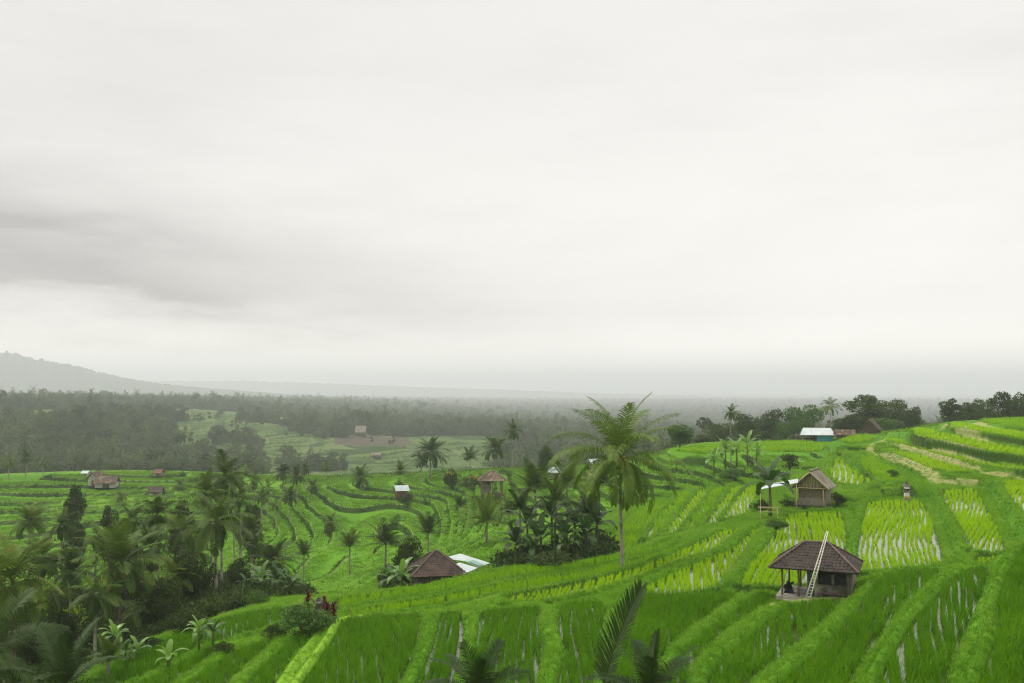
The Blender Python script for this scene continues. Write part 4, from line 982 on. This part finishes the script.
# shrines
def shrine(px, row, d, h, label, roofm='stone', cloth=True, thatch=False):
    x_, y_, z_ = at_d(px, row, d); zb_ = hz(x_, y_) if row is not None else z_; s = h/2.0
    rt = empty('stone_shrine', (x_, y_, zb_), R(-10), s); tag(rt, label, 'shrine')
    b = MB(); b.box((0,0,0.12), (0.62,0.62,0.3)); b.box((0,0,0.32), (0.5,0.5,0.14)); b.box((0,0,0.42), (0.56,0.56,0.06)); b.build('base', M['stone'], rt)
    b = MB(); b.box((0,0,0.72), (0.36,0.36,0.56)); b.box((0,0,1.03), (0.46,0.46,0.08)); b.box((0,0,1.10), (0.54,0.54,0.07)); b.build('pillar', M['stone'], rt)
    b = MB(); b.box((0,0.16,1.34), (0.42,0.07,0.44)); b.box((-.19,0,1.26), (0.06,0.34,0.26)); b.box((.19,0,1.26), (0.06,0.34,0.26)); b.build('seat', M['stone'], rt)
    b = MB()
    for k in range(4): b.box((0,0,1.60+k*.09), (0.56-.13*k, 0.56-.13*k, 0.085))
    b.tube([(0,0,1.93), (0,0,2.05)], [0.05, 0.015], 6); b.build('roof', M[roofm], rt)
    if cloth:
        MB().box((0,-.005,0.86), (0.395,0.395,0.34)).build('cloth', M['cloth_w'], rt); MB().box((0,-.005,0.62), (0.40,0.40,0.14)).build('sash', M['cloth_y'], rt)
        MB().box((0,0,1.42), (0.40,0.40,0.20)).build('upper_cloth', M['cloth_w'], rt)
    return rt
shrine(906.5, 482, 96, 2.15, 'slim stone shrine wrapped in white cloth at the foot of the hill terraces', 'stone')
shrine(318.5, 606, 61.2, 1.75, 'small grey stone shrine among the red-leaved plants on the slope corner', 'stone', False)

# ------------------------------------------------------------------ palms and trees
v_, q_ = crown_np(21, n=32, L=5.2, nl=54, emin=-0.5, emax=1.5, bend=1.7, llen=1.0, lw=0.062, droop=0.6); CROWNS['hero'] = (v_, q_)
v_, q_ = crown_np(22, n=13, L=4.2, nl=62, emin=0.05, emax=1.5, bend=0.95, llen=0.85, lw=0.05, droop=0.15); CROWNS['near'] = (v_, q_)
v_, q_ = crown_np(23, n=16, L=4.2, nl=62, emin=-0.2, emax=1.5, bend=1.3, llen=0.85, lw=0.05, droop=0.25); CROWNS['near2'] = (v_, q_)
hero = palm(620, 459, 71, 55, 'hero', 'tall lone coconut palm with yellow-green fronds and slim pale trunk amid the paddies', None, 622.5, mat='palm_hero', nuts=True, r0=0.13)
g = random.Random(9); b = MB(); tx, ty, tz = 0, 0, 0
top = [c for c in hero.children if c.name.startswith('crown')][0].location
for i in range(30):
    a = g.uniform(0, 6.28); e = g.uniform(-.4, 1.0); l = g.uniform(.35, .85); dv_ = Vector((math.cos(a)*math.cos(e), math.sin(a)*math.cos(e), math.sin(e)))
    b.tube([top+Vector((0,0,-.05)), top+dv_*l*.6, top+dv_*l+Vector((0,0,-.12))], [0.02, 0.035, 0.01], 5)
b.build('blossom', M['bloom'], hero)
LP = [ # px, crown row, distance, crown radius px, kind, label, extras
 (217,521,96,36,'a','coconut palm with bare white trunk standing clear at the right edge of the grove',dict(base=219)),
 (224,476,118,26,'b','dark-headed palm towering highest above the left grove',{}),
 (207,492,112,20,'c','palm just left of and below the highest dark-headed palm',dict(base=212)),
 (239,500,108,20,'sparse','thin-crowned palm right behind the bare white trunk palm',{}),
 (122,562,83,42,'c','stout palm with a wide crown in the middle of the left grove',dict(bark='bark_dark')),
 (97,592,78,28,'down','palm with drooping brown fronds at the front of the left grove',dict(mat='palm')),
 (158,515,103,24,'a','palm of the left grove with its crown against the far terraces',{}),
 (181,530,99,25,'sparse','loose-crowned palm left of the bare white trunk',{}),
 (150,548,93,27,'b','dense dark palm right above the stout one in the left grove',dict(bark='bark_dark')),
 (72,572,94,25,'c','shaded palm between the left edge palms and the stout grove palm',{}),
 (42,556,96,26,'b','shaded palm rising behind the big left edge crown',{}),
 (14,580,66,54,'a','big palm spreading over the left edge of the view',dict(bark='bark_dark')),
 (-12,655,48,70,'near2','dark palm cut by the lower left corner',dict(mat='palm_near')),
 (62,690,42,66,'near2','low palm with arching feathery fronds at the bottom left',dict(mat='palm_near')),
 (108,662,56,24,'up','young palm sprouting at the foot of the left grove',{}),
 (140,610,86,24,'down','palm with hanging fronds low in the shade of the left grove',{}),
 (172,575,90,23,'b','short dark palm under the loose-crowned one',{}),
 (198,552,104,19,'c','small palm half hidden behind the white trunk palm',{}),
 (98,535,100,20,'sparse','palm with few fronds near the tall dark tree at left',{}),
 (273,562,112,27,'c','bushy palm standing alone right of the grove above the banana plants',{}),
 (286,592,100,17,'up','small palm between the bushy palm and the red-leaved plants',{}),
 (255,545,120,16,'b','low palm behind the bushy lone palm',{}),
 (350,547,128,16,'up','upright young palm on the gully terraces, left of the arching one',{}),
 (386,545,124,25,'up2','arching young palm above the dark bush by the tiled hut',{}),
 (428,534,128,19,'up','upright young palm behind the metal sheet shelter',{}),
 (487,524,118,29,'up2','broad stemless palm directly below the stilt hut',{}),
 (535,492,118,30,'up','feathery upright palm at the left end of the banana clump',{}),
 (567,486,112,28,'up2','arching palm behind the middle of the banana clump',{}),
 (599,486,112,22,'up','upright palm between the banana clump and the tall lone palm',{}),
 (509,515,125,14,'up','small palm between the stemless palm and the banana clump',{}),
 (361,478,225,13,'c','dense round-headed palm above the field hut',{}),
 (431,452,236,18,'a','tall palm with a twin beside it on the valley rim',{}),
 (421,460,234,10,'sparse','slighter twin left of the tall valley rim palm',{}),
 (470,459,250,12,'up2','short-trunked palm midway along the valley rim',{}),
 (495,449,252,16,'c','palm on the valley rim left of the slender tall one',{}),
 (513,430,240,11,'b','slender tall palm with a small crown on the valley rim',dict(r0=0.12)),
 (400,471,258,10,'c','dark palm beside the yellowish slope left of the twins',{}),
 (255,480,214,10,'b','first of the thin palms in the row right of the dark grove',{}),
 (268,488,205,11,'sparse','thin palm with a ragged head in the row on the left terraces',{}),
 (283,472,228,10,'a','tallest thin palm in the row on the left terraces',{}),
 (297,476,222,11,'c','full-headed thin palm in the row on the left terraces',{}),
 (313,486,215,9,'b','last thin palm at the right end of the row',{}),
 (290,497,192,11,'c','lower palm standing before the row of thin palms',{}),
 (276,504,186,9,'sparse','lowest palm before the row of thin palms',{}),
 (326,466,262,6,'b','tiny palm at the far rim above the thin palms',{}),
 (121,497,222,8,'c','small palm right of the whitewashed long house',{}),
 (180,486,240,8,'b','small palm behind the left grove near the rust-brown roof',{}),
 (731,412,162,9,'b','slender palm with a tall pale trunk rising from the light banana clump',dict(r0=0.11)),
 (830,406,214,12,'sparse','windblown palm silhouette left of the thatched hut in the trees',dict(r0=0.13)),
 (244,470,232,8,'sparse','faint thin palm at the left end of the row of thin palms',{}),
 (305,468,240,8,'b','small-headed palm above the last thin palm of the row',{}),
 (262,497,196,10,'c','short palm below the left end of the thin palm row',{}),
 (236,478,150,15,'sparse','ragged palm leaning out right of the highest dark-headed palm',{}),
 (330,522,170,11,'b','lone small palm on the terraces left of the upright young palm',{}),
 (252,530,128,17,'c','palm at the right edge of the dark grove with a drooping head',{}),
 (304,555,130,13,'up','small upright palm right of the bushy lone palm',{}),
 (62,525,120,17,'b','palm behind the left edge crowns, small and dark',{}),
 (30,522,112,22,'c','palm just above the big left edge crown',{}),
 (132,520,116,18,'a','slender palm standing between the two free dark trees and the grove',{}),
 (408,560,106,13,'up2','small palm in front of the arching young palm',{}),
 (460,508,160,11,'up','small upright palm left of the broad stemless palm',{}),
 (520,510,101,22,'up2','feathery palm pushing up through the left end of the banana clump',{}),
 (556,504,101,26,'up2','feathery palm pushing up through the middle of the banana clump',{}),
 (588,514,100,19,'up','feathery palm pushing up through the right end of the banana clump',{}),
 (9,462,266,8,'b','small palm at the left end of the far rim',{}),
 (26,458,268,8,'c','second small palm along the left far rim',{}),
 (43,463,266,7,'sparse','thin-headed small palm on the left far rim',{}),
]
for px, cy_, d, rp, key, lab, kw in LP:
    grp = 'palms of the left grove' if px < 250 and cy_ > 505 else 'thin palms in a row on the left terraces' if 250 < px < 320 and cy_ < 510 else 'palms along the valley rim' if 395 < px < 520 and cy_ < 475 else 'young palms around the middle slopes' if key.startswith('up') else None
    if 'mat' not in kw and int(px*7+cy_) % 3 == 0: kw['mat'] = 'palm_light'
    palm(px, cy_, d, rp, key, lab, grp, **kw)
# near palm tops in front of the lower frame edge
v_, q_ = crown_np(28, n=1, L=4.6, nl=80, emin=1.4, emax=1.44, bend=0.42, llen=1.2, lw=0.09, droop=0.1); CROWNS['spear'] = (v_, q_)
palm(600, 700, 25, 90, 'spear', 'near palm top with one tall upright frond in front of the paddies', 'near palm tops along the lower edge', mat='palm_near', rot=0.0)
palm(650, 698, 24, 68, 'near2', 'near palm top with arching fronds right of the upright frond', 'near palm tops along the lower edge', mat='palm_near', rot=1.1)
palm(478, 700, 24, 60, 'near2', 'near palm top peeking up left of centre at the lower edge', 'near palm tops along the lower edge', mat='palm_near', rot=2.6)

TR = [ # px, top row, width px, distance, kind, label, mat, bark
 (680,425,26,186,'round','rounded light green tree right of the tall lone palm','broad_light','bark'),
 (704,434,20,231,'tall2','narrow dark tree left of the light banana clump','ridge_leaf','bark'),
 (722,422,26,240,'open','airy tree just left of the slender pale-trunk palm','ridge_leaf','bark'),
 (747,415,30,242,'round2','dense tree just right of the slender pale-trunk palm','ridge_leaf','bark'),
 (771,411,30,246,'round2','spreading tree midway between slender palm and teal house','ridge_leaf','bark'),
 (788,419,22,234,'open','loose pale-trunked tree left of the teal house','broad_light','bark_pale'),
 (803,403,36,244,'open','tall airy tree with white trunks behind the teal house','broad_light','bark_pale'),
 (846,418,24,248,'round','low dark tree right behind the teal house','ridge_leaf','bark'),
 (867,395,46,248,'tall','largest dark tree on the ridge behind the thatched hut','ridge_leaf','bark'),
 (893,401,34,252,'round2','flat-topped feathery tree right of the largest ridge tree','ridge_leaf','bark_pale'),
 (913,408,19,246,'round2','last ridge tree before the gap of open sky','ridge_leaf','bark'),
 (884,418,26,234,'round','low tree in front of the flat-topped feathery one','broad_light','bark'),
 (755,430,20,230,'round','low bushy tree right of the light banana clump','ridge_leaf','bark'),
 (951,397,26,230,'tall2','first tall dark tree right of the sky gap','ridge_leaf','bark'),
 (967,403,24,234,'round','short dark tree between two taller ones on the hilltop','ridge_leaf','bark'),
 (984,401,28,230,'round2','dark tree in the middle of the hilltop row','ridge_leaf','bark'),
 (1003,392,30,236,'tall','tallest dark tree of the hilltop row','ridge_leaf','bark'),
 (1024,395,30,232,'round2','spreading hilltop tree cut by the right edge','ridge_leaf','bark'),
 (1050,398,34,234,'tall','hilltop tree beyond the right edge','ridge_leaf','bark'),
 (545,446,15,196,'round2','round near-black tree beside the flat whitish shed roof','broad','bark'),
 (75,486,24,150,'tall','tall dark tree standing free left of the grove','broad','bark'),
 (111,503,22,140,'tall2','second dark tree, shorter, right of the free-standing tall one','broad','bark'),
 (409,541,34,93,'round2','dark round tree crowding the left side of the tiled hut','broad','bark'),
 (735,470,30,146,'wide','small umbrella-shaped light green tree below the light banana clump','broad_light','bark'),
 (345,462,6,560,'tall','lone narrow tree in the far valley paddies','broad','bark'),
 (381,473,6,300,'tall2','lone little tree where the terraces end, left of centre','broad','bark'),
 (190,556,48,92,'round2','dark broad tree filling the shade below the white trunk palm','broad','bark'),
 (160,580,44,86,'round','dark broad tree at the front middle of the left grove','broad','bark'),
 (128,540,34,100,'tall','dark tree behind the stout grove palm','broad','bark'),
 (215,590,26,95,'round','dark low tree at the foot of the white trunk palm','broad','bark'),
 (240,560,30,106,'round2','mid green tree right of the white trunk palm','broad','bark'),
 (60,600,38,84,'round2','dark tree between the left edge palm and the small paddies','broad','bark'),
 (30,620,40,70,'round','dark tree below the big left edge palm','broad','bark'),
 (252,505,18,150,'round','green tree behind the right side of the grove','broad','bark'),
 (182,500,24,118,'tall','dark tree left of the highest dark-headed palm','broad','bark'),
]
for px, top_, wp, d, key, lab, mt, bk in TR:
    broad(px, top_, None, wp, d, key, lab, 'trees on the ridge behind the upper terraces' if px > 690 and top_ < 440 else 'dark trees of the left grove' if px < 260 else None, mt, bk)
SH = [ # px, row of foot, w, h, kind, label, mat
 (304,633,60,27,'s2','long grey-green bush below the stone shrine on the slope corner','broad_light'),
 (276,640,26,16,'s1','low dark bush left of the grey-green bush','broad'),
 (790,470,20,17,'s3','dark little bush on the terraces left of the thatched hut','broad'),
 (452,489,17,17,'s2','left one of two dark bushes on the mid terraces','broad'),
 (473,489,22,14,'s1','right one of two dark bushes on the mid terraces','broad'),
 (407,507,17,15,'s1','dark brownish bush on the terrace slope below the twin palms','broad'),
 (762,512,22,12,'s2','scrubby bush left of the bamboo rack','broad'),
 (788,508,18,10,'s1','dark bush before the lean-to shelter','broad'),
 (500,503,20,8,'s2','dark bush at the foot of the stilt hut','broad'),
 (775,528,26,9,'s2','low scrub on the bank under the bamboo rack','broad_light'),
 (893,481,14,12,'s3','bright green bush left of the white-wrapped shrine','broad_light'),
 (838,507,14,17,'s1','dark bush against the right wall of the thatched hut','broad'),
 (390,588,22,22,'s2','leafy bush left of the tiled hut','broad'),
 (225,652,24,14,'s1','bush on the grassy slope beside the banana plants','broad'),
 (190,632,40,20,'s2','wide dark bush along the lower rim of the grove','broad'),
 (150,652,34,18,'s1','dark bush above the young banana plants','broad'),
 (258,604,26,14,'s2','mid green bush on the slope rim right of the grove','broad_light'),
 (330,536,16,9,'s1','small bush on the gully terraces','broad'),
 (490,466,20,6,'s1','yellowish bush behind the stilt hut','broad_light'),
 (530,474,16,9,'s2','dull bush left of the round near-black tree','broad_light'),
 (555,566,50,14,'s2','undergrowth at the feet of the banana clump','broad'),
 (640,447,16,6,'s1','low bush behind the terraces left of the light rounded tree','broad'),
]
for px, row, wp, hp, key, lab, mt in SH:
    X = place(px, row); shrub(px, X[1], wp, hp, key, lab, None, mt)
# blossoming heads over the two dark bushes
for px, row, lab in ((451, 473, 'yellowish flowering top over the left dark bush'), (474, 477, 'yellow flowering top over the right dark bush')):
    X = place(px, 488); xx, yy, zz = at_d(px, row, X[1]+1.2); s_ = 11*X[1]/F/2.4
    r_ = empty('flowering_shrub', (xx, yy, hz(xx, yy)), 0, (s_, s_, s_)); 
    h_ = (zz-hz(xx, yy))/s_
    MB().tube([(0,0,-.2), (0.1,0,h_*.5), (0,0,h_)], [.06,.05,.03], 6).build('stem', M['bark'], r_, True)
    if 'yl' not in SM_: SM_['yl'] = np_mesh('yellow_leaves', SHR['s1'][0]*0.8, SHR['s1'][1], M['yellow'])
    o = link_mesh('flowers', SM_['yl'], r_); o.location = (0, 0, h_-0.8); tag(r_, lab, 'shrub')
BA = [ # px, distance or row, height px, kind, label, mat
 (516,100,40,0,'leftmost banana plant of the dark clump','banana'),(527,104,52,1,'tall banana plant second from the left in the dark clump','banana'),(541,99,44,0,'banana plant in the left middle of the dark clump','banana'),
 (552,103,56,1,'tallest banana plant in the middle of the dark clump','banana'),(564,98,46,0,'banana plant in the right middle of the dark clump','banana'),(575,101,50,1,'tall banana plant third from the right in the dark clump','banana'),
 (586,98,40,2,'short banana plant second from the right in the dark clump','banana'),(597,99,46,0,'rightmost banana plant of the dark clump, one leaf reaching the lone palm','banana'),(534,97,32,2,'low banana plant in front of the dark clump on the left','banana'),(568,96,30,2,'low banana plant in front of the dark clump on the right','banana'),
 (770,90,52,0,'tall banana plant with upright leaves left of the lean-to','banana'),
 (714,158,24,0,'left banana plant of the light clump on the upper terraces','banana_light'),(726,160,28,1,'second banana plant from the left in the light clump','banana_light'),(737,158,26,0,'banana plant in the middle of the light clump','banana_light'),(748,161,28,1,'banana plant right of the middle of the light clump','banana_light'),(757,158,20,2,'small rightmost banana plant of the light clump','banana_light'),
 (640,140,16,2,'small banana plant on the round terrace behind the lone palm','banana_light'),
 (402,86,36,0,'banana plant before the dark round tree by the tiled hut','banana_light'),(393,90,30,2,'low banana plant at the far left of the tiled hut','banana'),
 (262,98,34,0,'banana plant at the foot of the bushy lone palm','banana_light'),(291,92,30,2,'banana plant left of the red-leaved plants','banana'),(277,95,34,0,'banana plant between the bushy palm and the red-leaved plants','banana'),
 (117,-655,30,0,'banana plant with one pale upright leaf at the lower left','banana_light'),(128,-668,26,2,'dark-leaved banana plant below the pale-leaved one','banana'),(140,-664,24,2,'banana plant with a bright new leaf on the grassy slope','banana_light'),(171,-669,24,3,'small spiky banana plant beside the lower bund','banana_light'),
 (201,-652,30,0,'banana plant with wide arched leaves on the bund','banana_light'),(215,-650,28,2,'banana plant with dry brown skirt next to the arched one','banana'),(248,-598,22,2,'banana plant on the slope rim under the grove','banana'),
 (560,-470,8,3,'tiny banana plant beside the whitish shed','banana'),
 (443,-480,12,2,'little banana plant left of the two dark bushes','banana_light'),(425,-505,10,3,'tiny banana plant on the mid slope','banana'),
]
for px, d, hp, k, lab, mt in BA:
    if d < 0: d = place(px, -d)[1]
    banana(px, d, hp*(1.08 if 510 < px < 600 and d < 110 else 1.1), k, lab, 'banana plants of the dark clump' if 510 < px < 600 and d < 110 else 'banana plants of the light clump' if 700 < px < 760 else None, mt)
# red-leaved plants beside the shrine
def strap_plant(px, foot, top_, wpx, label, d=None):
    X = place(px, foot) if d is None else (at_d(px, foot, d)[0], d, 0); zb_ = hz(X[0], X[1]); zt_ = at_d(px, top_, X[1])[2]; h = max(0.8, zt_-zb_); r_ = wpx*X[1]/F/2*1.5
    rt = empty('red_cordyline', (X[0], X[1], zb_), 0); tag(rt, label, 'red plant', 'red-leaved plants by the shrine'); g = random.Random(int(px))
    MB().tube([(0,0,-.1), (0.03,0,h*.5), (0,0.02,h*.8)], [.04,.035,.025], 6).build('stem', M['bark'], rt, True)
    b = MB()
    for i in range(90):
        a = g.uniform(0, 6.28); s0 = h*g.uniform(.3, .85); l = r_*g.uniform(.8, 1.5); e = g.uniform(.2, 1.35); d0 = Vector((math.cos(a), math.sin(a), 0)); sd = Vector((-math.sin(a), math.cos(a), 0))*0.045
        p = Vector((0,0,s0)); q1 = p+(d0*math.cos(e)+Vector((0,0,math.sin(e))))*l*.6; q2 = q1+(d0*math.cos(e-.8)+Vector((0,0,math.sin(e-1.2))))*l*.55
        b.add([p-sd*.6, p+sd*.6, q1+sd, q1-sd, q2+sd*.1, q2-sd*.1], [(0,1,2,3), (3,2,4,5)])
    b.build('leaves', M['red'], rt)
strap_plant(308, 618, 590, 9, 'tallest dark red leafy plant left of the grey shrine', 61)
strap_plant(324, 618, 594, 6, 'dark red leafy plant touching the right side of the grey shrine', 61.5)
strap_plant(327, 618, 600, 7, 'low dark red leafy plant just right of the grey shrine', 60.6)
strap_plant(333.5, 619, 601, 7, 'separate dark red leafy plant farthest right of the grey shrine', 60.3)

# ------------------------------------------------------------------ far forest
def lowtree(seed, w, h, n, ls, trunk=False):
    v, q, C = blob_crown(seed, w, h, 12, n, ls); return v, q, 0
def lowpalm(seed, h):
    v, q = crown_np(seed, n=14, L=4.6, nl=9, llen=1.1, lw=0.22, bend=1.3); v = v+np.array([0, 0, h])
    b = MB().tube([(0, 0, -1), (0.2, 0, h/2), (0, 0, h)], [0.22, 0.17, 0.14], 5, False); n = len(v)
    return np.concatenate([v, np.array(b.v)]), np.concatenate([q, np.array(b.f)+n]), 0
N = 120000
u = rng.random(N); r = 262*np.exp(u**0.72*math.log(6500/262)); a = np.radians(rng.uniform(-30, 30, N)); x, y = r*np.sin(a), r*np.cos(a)
m = wood_mask(x, y); keep = rng.random(N) < np.clip(r/700, 0.15, 1); m &= keep; x, y = x[m], y[m]
sx = rng.uniform(0, 1, 6000); 
# scattered trees in the open fields
ex, ey = rand_pts(1500, 560, 1300); wmk = ~wood_mask(ex, ey) & (wob(ex, ey, 45) > 0.1); x = np.r_[x, ex[wmk]]; y = np.r_[y, ey[wmk]]
nf = wmk.sum()
z = land(x, y)[0]; r = np.hypot(x, y)
rnd = rng.random(len(x)); pick = np.where(rnd < 0.45, 0, np.where(rnd < 0.72, 1, 2))
s = rng.uniform(0.55, 1.25, len(x))*np.where(rng.random(len(x)) < 0.05, 1.4, 1)*np.clip(0.75+r/5000, 0.7, 1.25)
s[-nf:] *= 0.62
s = np.where((pick == 2), s*0.85, s)
scl = np.stack([s, s, s*rng.uniform(0.8, 1.25, len(x))], -1); rot = np.stack([rng.normal(0, .04, len(x)), rng.normal(0, .04, len(x)), rng.uniform(0, 6.28, len(x))], -1)
tem = [lowtree(51, 11, 10, 1100, 0.55), lowtree(52, 8, 14, 1000, 0.5), lowpalm(53, 12)]
fo = scatter('forest', tem, np.stack([x, y, z-0.6], -1), rot, scl, pick, [M['forest']])
tag(fo, 'hazy grey-green forest of palms and broadleaf trees stretching to the horizon', 'forest', kind='stuff')
print('FOREST', len(x), 'GRID', NR, NA)

# ------------------------------------------------------------------ hills
def ridge(name, prof, dist, depth, seed):
    pxs = [p[0] for p in prof]; n = 700; P_ = np.linspace(pxs[0], pxs[-1], n); rows = np.interp(P_, pxs, [p[1] for p in prof])
    g = np.random.default_rng(seed); nd = 40; V = []
    for j in range(nd):
        t = j/(nd-1); d = dist+(t-0.35)*depth
        fall = 1-((t-0.35)/0.35)**2 if t < 0.35 else 1-((t-0.35)/0.65)**2
        for i in range(n):
            top = (HR-rows[i])/F*dist; base = -60 if dist < 5000 else -160
            w = 0.10*wob(np.array(P_[i]*4.0), np.array(d), 60, seed)*fall*(1-fall)*4+0.022*g.normal()*fall+0.03*float(wob(np.array(P_[i]*30.0), np.array(d), 60, seed+2))*fall
            V.append((ray(P_[i], 400)[0]*d/ray(P_[i], 400)[1], d, base+(top-base)*max(0, fall+w)))
    V = np.array(V); ix = np.arange(nd*n).reshape(nd, n)
    Q = np.stack([ix[:-1, :-1], ix[:-1, 1:], ix[1:, 1:], ix[1:, :-1]], -1).reshape(-1, 4)
    o = link_mesh(name, np_mesh(name, V, Q, M['hill'], True)); tag(o, kind='structure'); return o
ridge('hills', [(-420,372),(-250,352),(-120,344),(-40,350),(0,354),(12,353.5),(30,359),(55,363),(75,366.5),(95,372),(125,378.5),(160,384),(210,388.5),(270,393),(330,398)], 4500, 1000, 3)
ridge('mountains', [(-300,381),(0,381),(150,381.5),(260,382),(330,384),(420,387.5),(500,390),(580,393),(700,396)], 8300, 900, 5)

# ------------------------------------------------------------------ haze
hb = MB().box((0, 0, -2), (47000, 47000, 316)).build('haze', bpy.data.materials.new('haze'))
hm = hb.data.materials[0]; hm.use_nodes = True; t = NT(hm.node_tree); t.n.remove(t.n['Principled BSDF'])
pv = t.node('ShaderNodeVolumePrincipled'); pv.inputs['Color'].default_value = (0.935, 0.972, 1.0, 1); pv.inputs['Density'].default_value = 0.00026
pv.inputs['Density Attribute'].default_value = ''; pv.inputs['Anisotropy'].default_value = 0.35
t.l.new(pv.outputs[0], t.n['Material Output'].inputs['Volume'])
tag(hb, 'pale haze hanging over the whole valley', 'haze', kind='stuff')

# ------------------------------------------------------------------ sky
SUN_EL, SUN_AZ = R(52), R(-60)      # azimuth from +Y towards +X
w = bpy.data.worlds.new('World'); SC.world = w; w.use_nodes = True; t = NT(w.node_tree)
bg = t.n['Background']
sky = t.node('ShaderNodeTexSky', sky_type='NISHITA', sun_disc=False, sun_elevation=SUN_EL, sun_rotation=SUN_AZ, air_density=1.0, dust_density=3.0)
tc = t.node('ShaderNodeTexCoord').outputs['Generated']
sp = t.node('ShaderNodeSeparateXYZ', inp={0: tc}); X_, Y2, Z_ = sp.outputs
azn = t.math('ARCTAN2', X_, Y2)
el = t.math('ARCSINE', Z_)
# cloud layer: broad soft structure, stretched along the horizon
cv_ = t.node('ShaderNodeCombineXYZ', inp={0: t.math('MULTIPLY', azn, 1.6), 1: t.math('MULTIPLY', el, 7.0), 2: 0.3}).outputs[0]
n1 = t.noise(1.5, 6, cv_, 0.5); n2 = t.noise(4.0, 6, cv_, 0.55)
def gauss(v, c, s_):
    d = t.math('DIVIDE', t.math('SUBTRACT', v, c), s_); return t.math('EXPONENT', t.math('MULTIPLY', t.math('MULTIPLY', d, d), -1.0))
elw = t.math('ADD', el, t.math('ADD', t.ramp(n2, 0.2, 0.8, -0.028, 0.028), t.math('MULTIPLY', azn, 0.14)))
dark1 = t.math('MULTIPLY', gauss(elw, 0.062, 0.062), t.ramp(azn, 0.12, -0.40, 0.0, 1.15))
dark2 = t.math('MULTIPLY', gauss(elw, 0.088, 0.013), t.ramp(azn, -0.22, -0.5, 0.0, 0.55))
dark3 = t.math('MULTIPLY', gauss(elw, 0.045, 0.012), t.ramp(azn, -0.15, -0.32, 0.0, 0.35))
dk = t.math('ADD', t.math('ADD', t.math('MULTIPLY', dark1, 0.58), t.math('MULTIPLY', dark2, 0.5)), t.math('MULTIPLY', dark3, 0.5))
dk = t.math('MULTIPLY', dk, t.ramp(n2, 0.25, 0.7, 0.65, 1.25))
dk = t.math('ADD', dk, t.ramp(n1, 0.45, 0.75, 0.0, 0.10)); dk = t.math('ADD', dk, t.ramp(t.noise(3.0, 9, cv_, 0.62), 0.4, 0.75, 0.0, 0.05))
dk = t.math('ADD', dk, t.math('MULTIPLY', t.ramp(azn, 0.35, -0.5, 0, 0.20), 1.0), True)
cl = t.mix(dk, (9.8, 9.48, 9.08), (4.3, 4.08, 4.02))
zen = t.node('ShaderNodeMapRange', interpolation_type='SMOOTHSTEP', inp={'Value': el, 'From Min': 0.40, 'From Max': 1.1, 'To Min': 1.0, 'To Max': 2.3}).outputs[0]
low = t.math('ADD', t.ramp(el, 0.30, 0.0, 0.0, 0.22), t.ramp(el, 0.07, 0.0, 0.0, 0.42))
cl = t.mix(1.0, cl, t.node('ShaderNodeCombineXYZ', inp={i: t.math('ADD', zen, t.math('MULTIPLY', low, (1.1, 1.0, 0.95)[i])) for i in range(3)}).outputs[0], 'MULTIPLY')
SKYMIX = 0.93
full = t.mix(SKYMIX, sky.outputs[0], cl)
t.l.new(full, bg.inputs['Color']); bg.inputs['Strength'].default_value = 0.1

sl = bpy.data.lights.new('sun', 'SUN'); sl.energy = 1.5; sl.angle = R(11); sl.color = (1.0, 0.96, 0.88)
so = bpy.data.objects.new('sun', sl); COL.objects.link(so)
sd = Vector((math.sin(SUN_AZ)*math.cos(SUN_EL), math.cos(SUN_AZ)*math.cos(SUN_EL), math.sin(SUN_EL)))
so.rotation_euler = sd.to_track_quat('Z', 'Y').to_euler()

cam = bpy.data.cameras.new('camera'); cam.sensor_width = 36; cam.lens = F*36/1024; cam.clip_end = 80000; cam.clip_start = 0.1
co_ = bpy.data.objects.new('camera', cam); COL.objects.link(co_); co_.rotation_euler = (R(90)+TH, 0, 0); SC.camera = co_
SC.cycles.filter_width = 1.2
v = SC.view_settings; v.view_transform = 'Standard'; v.look = 'None'; v.exposure = 0; v.gamma = 1
c = SC.cycles; c.use_denoising = True; c.denoiser = 'OPENIMAGEDENOISE'; c.denoising_prefilter = 'NONE'; c.denoising_input_passes = 'RGB_ALBEDO_NORMAL'; c.use_adaptive_sampling = False
c.max_bounces = 8; c.diffuse_bounces = 3; c.glossy_bounces = 2; c.transmission_bounces = 2; c.transparent_max_bounces = 4; c.volume_bounces = 4
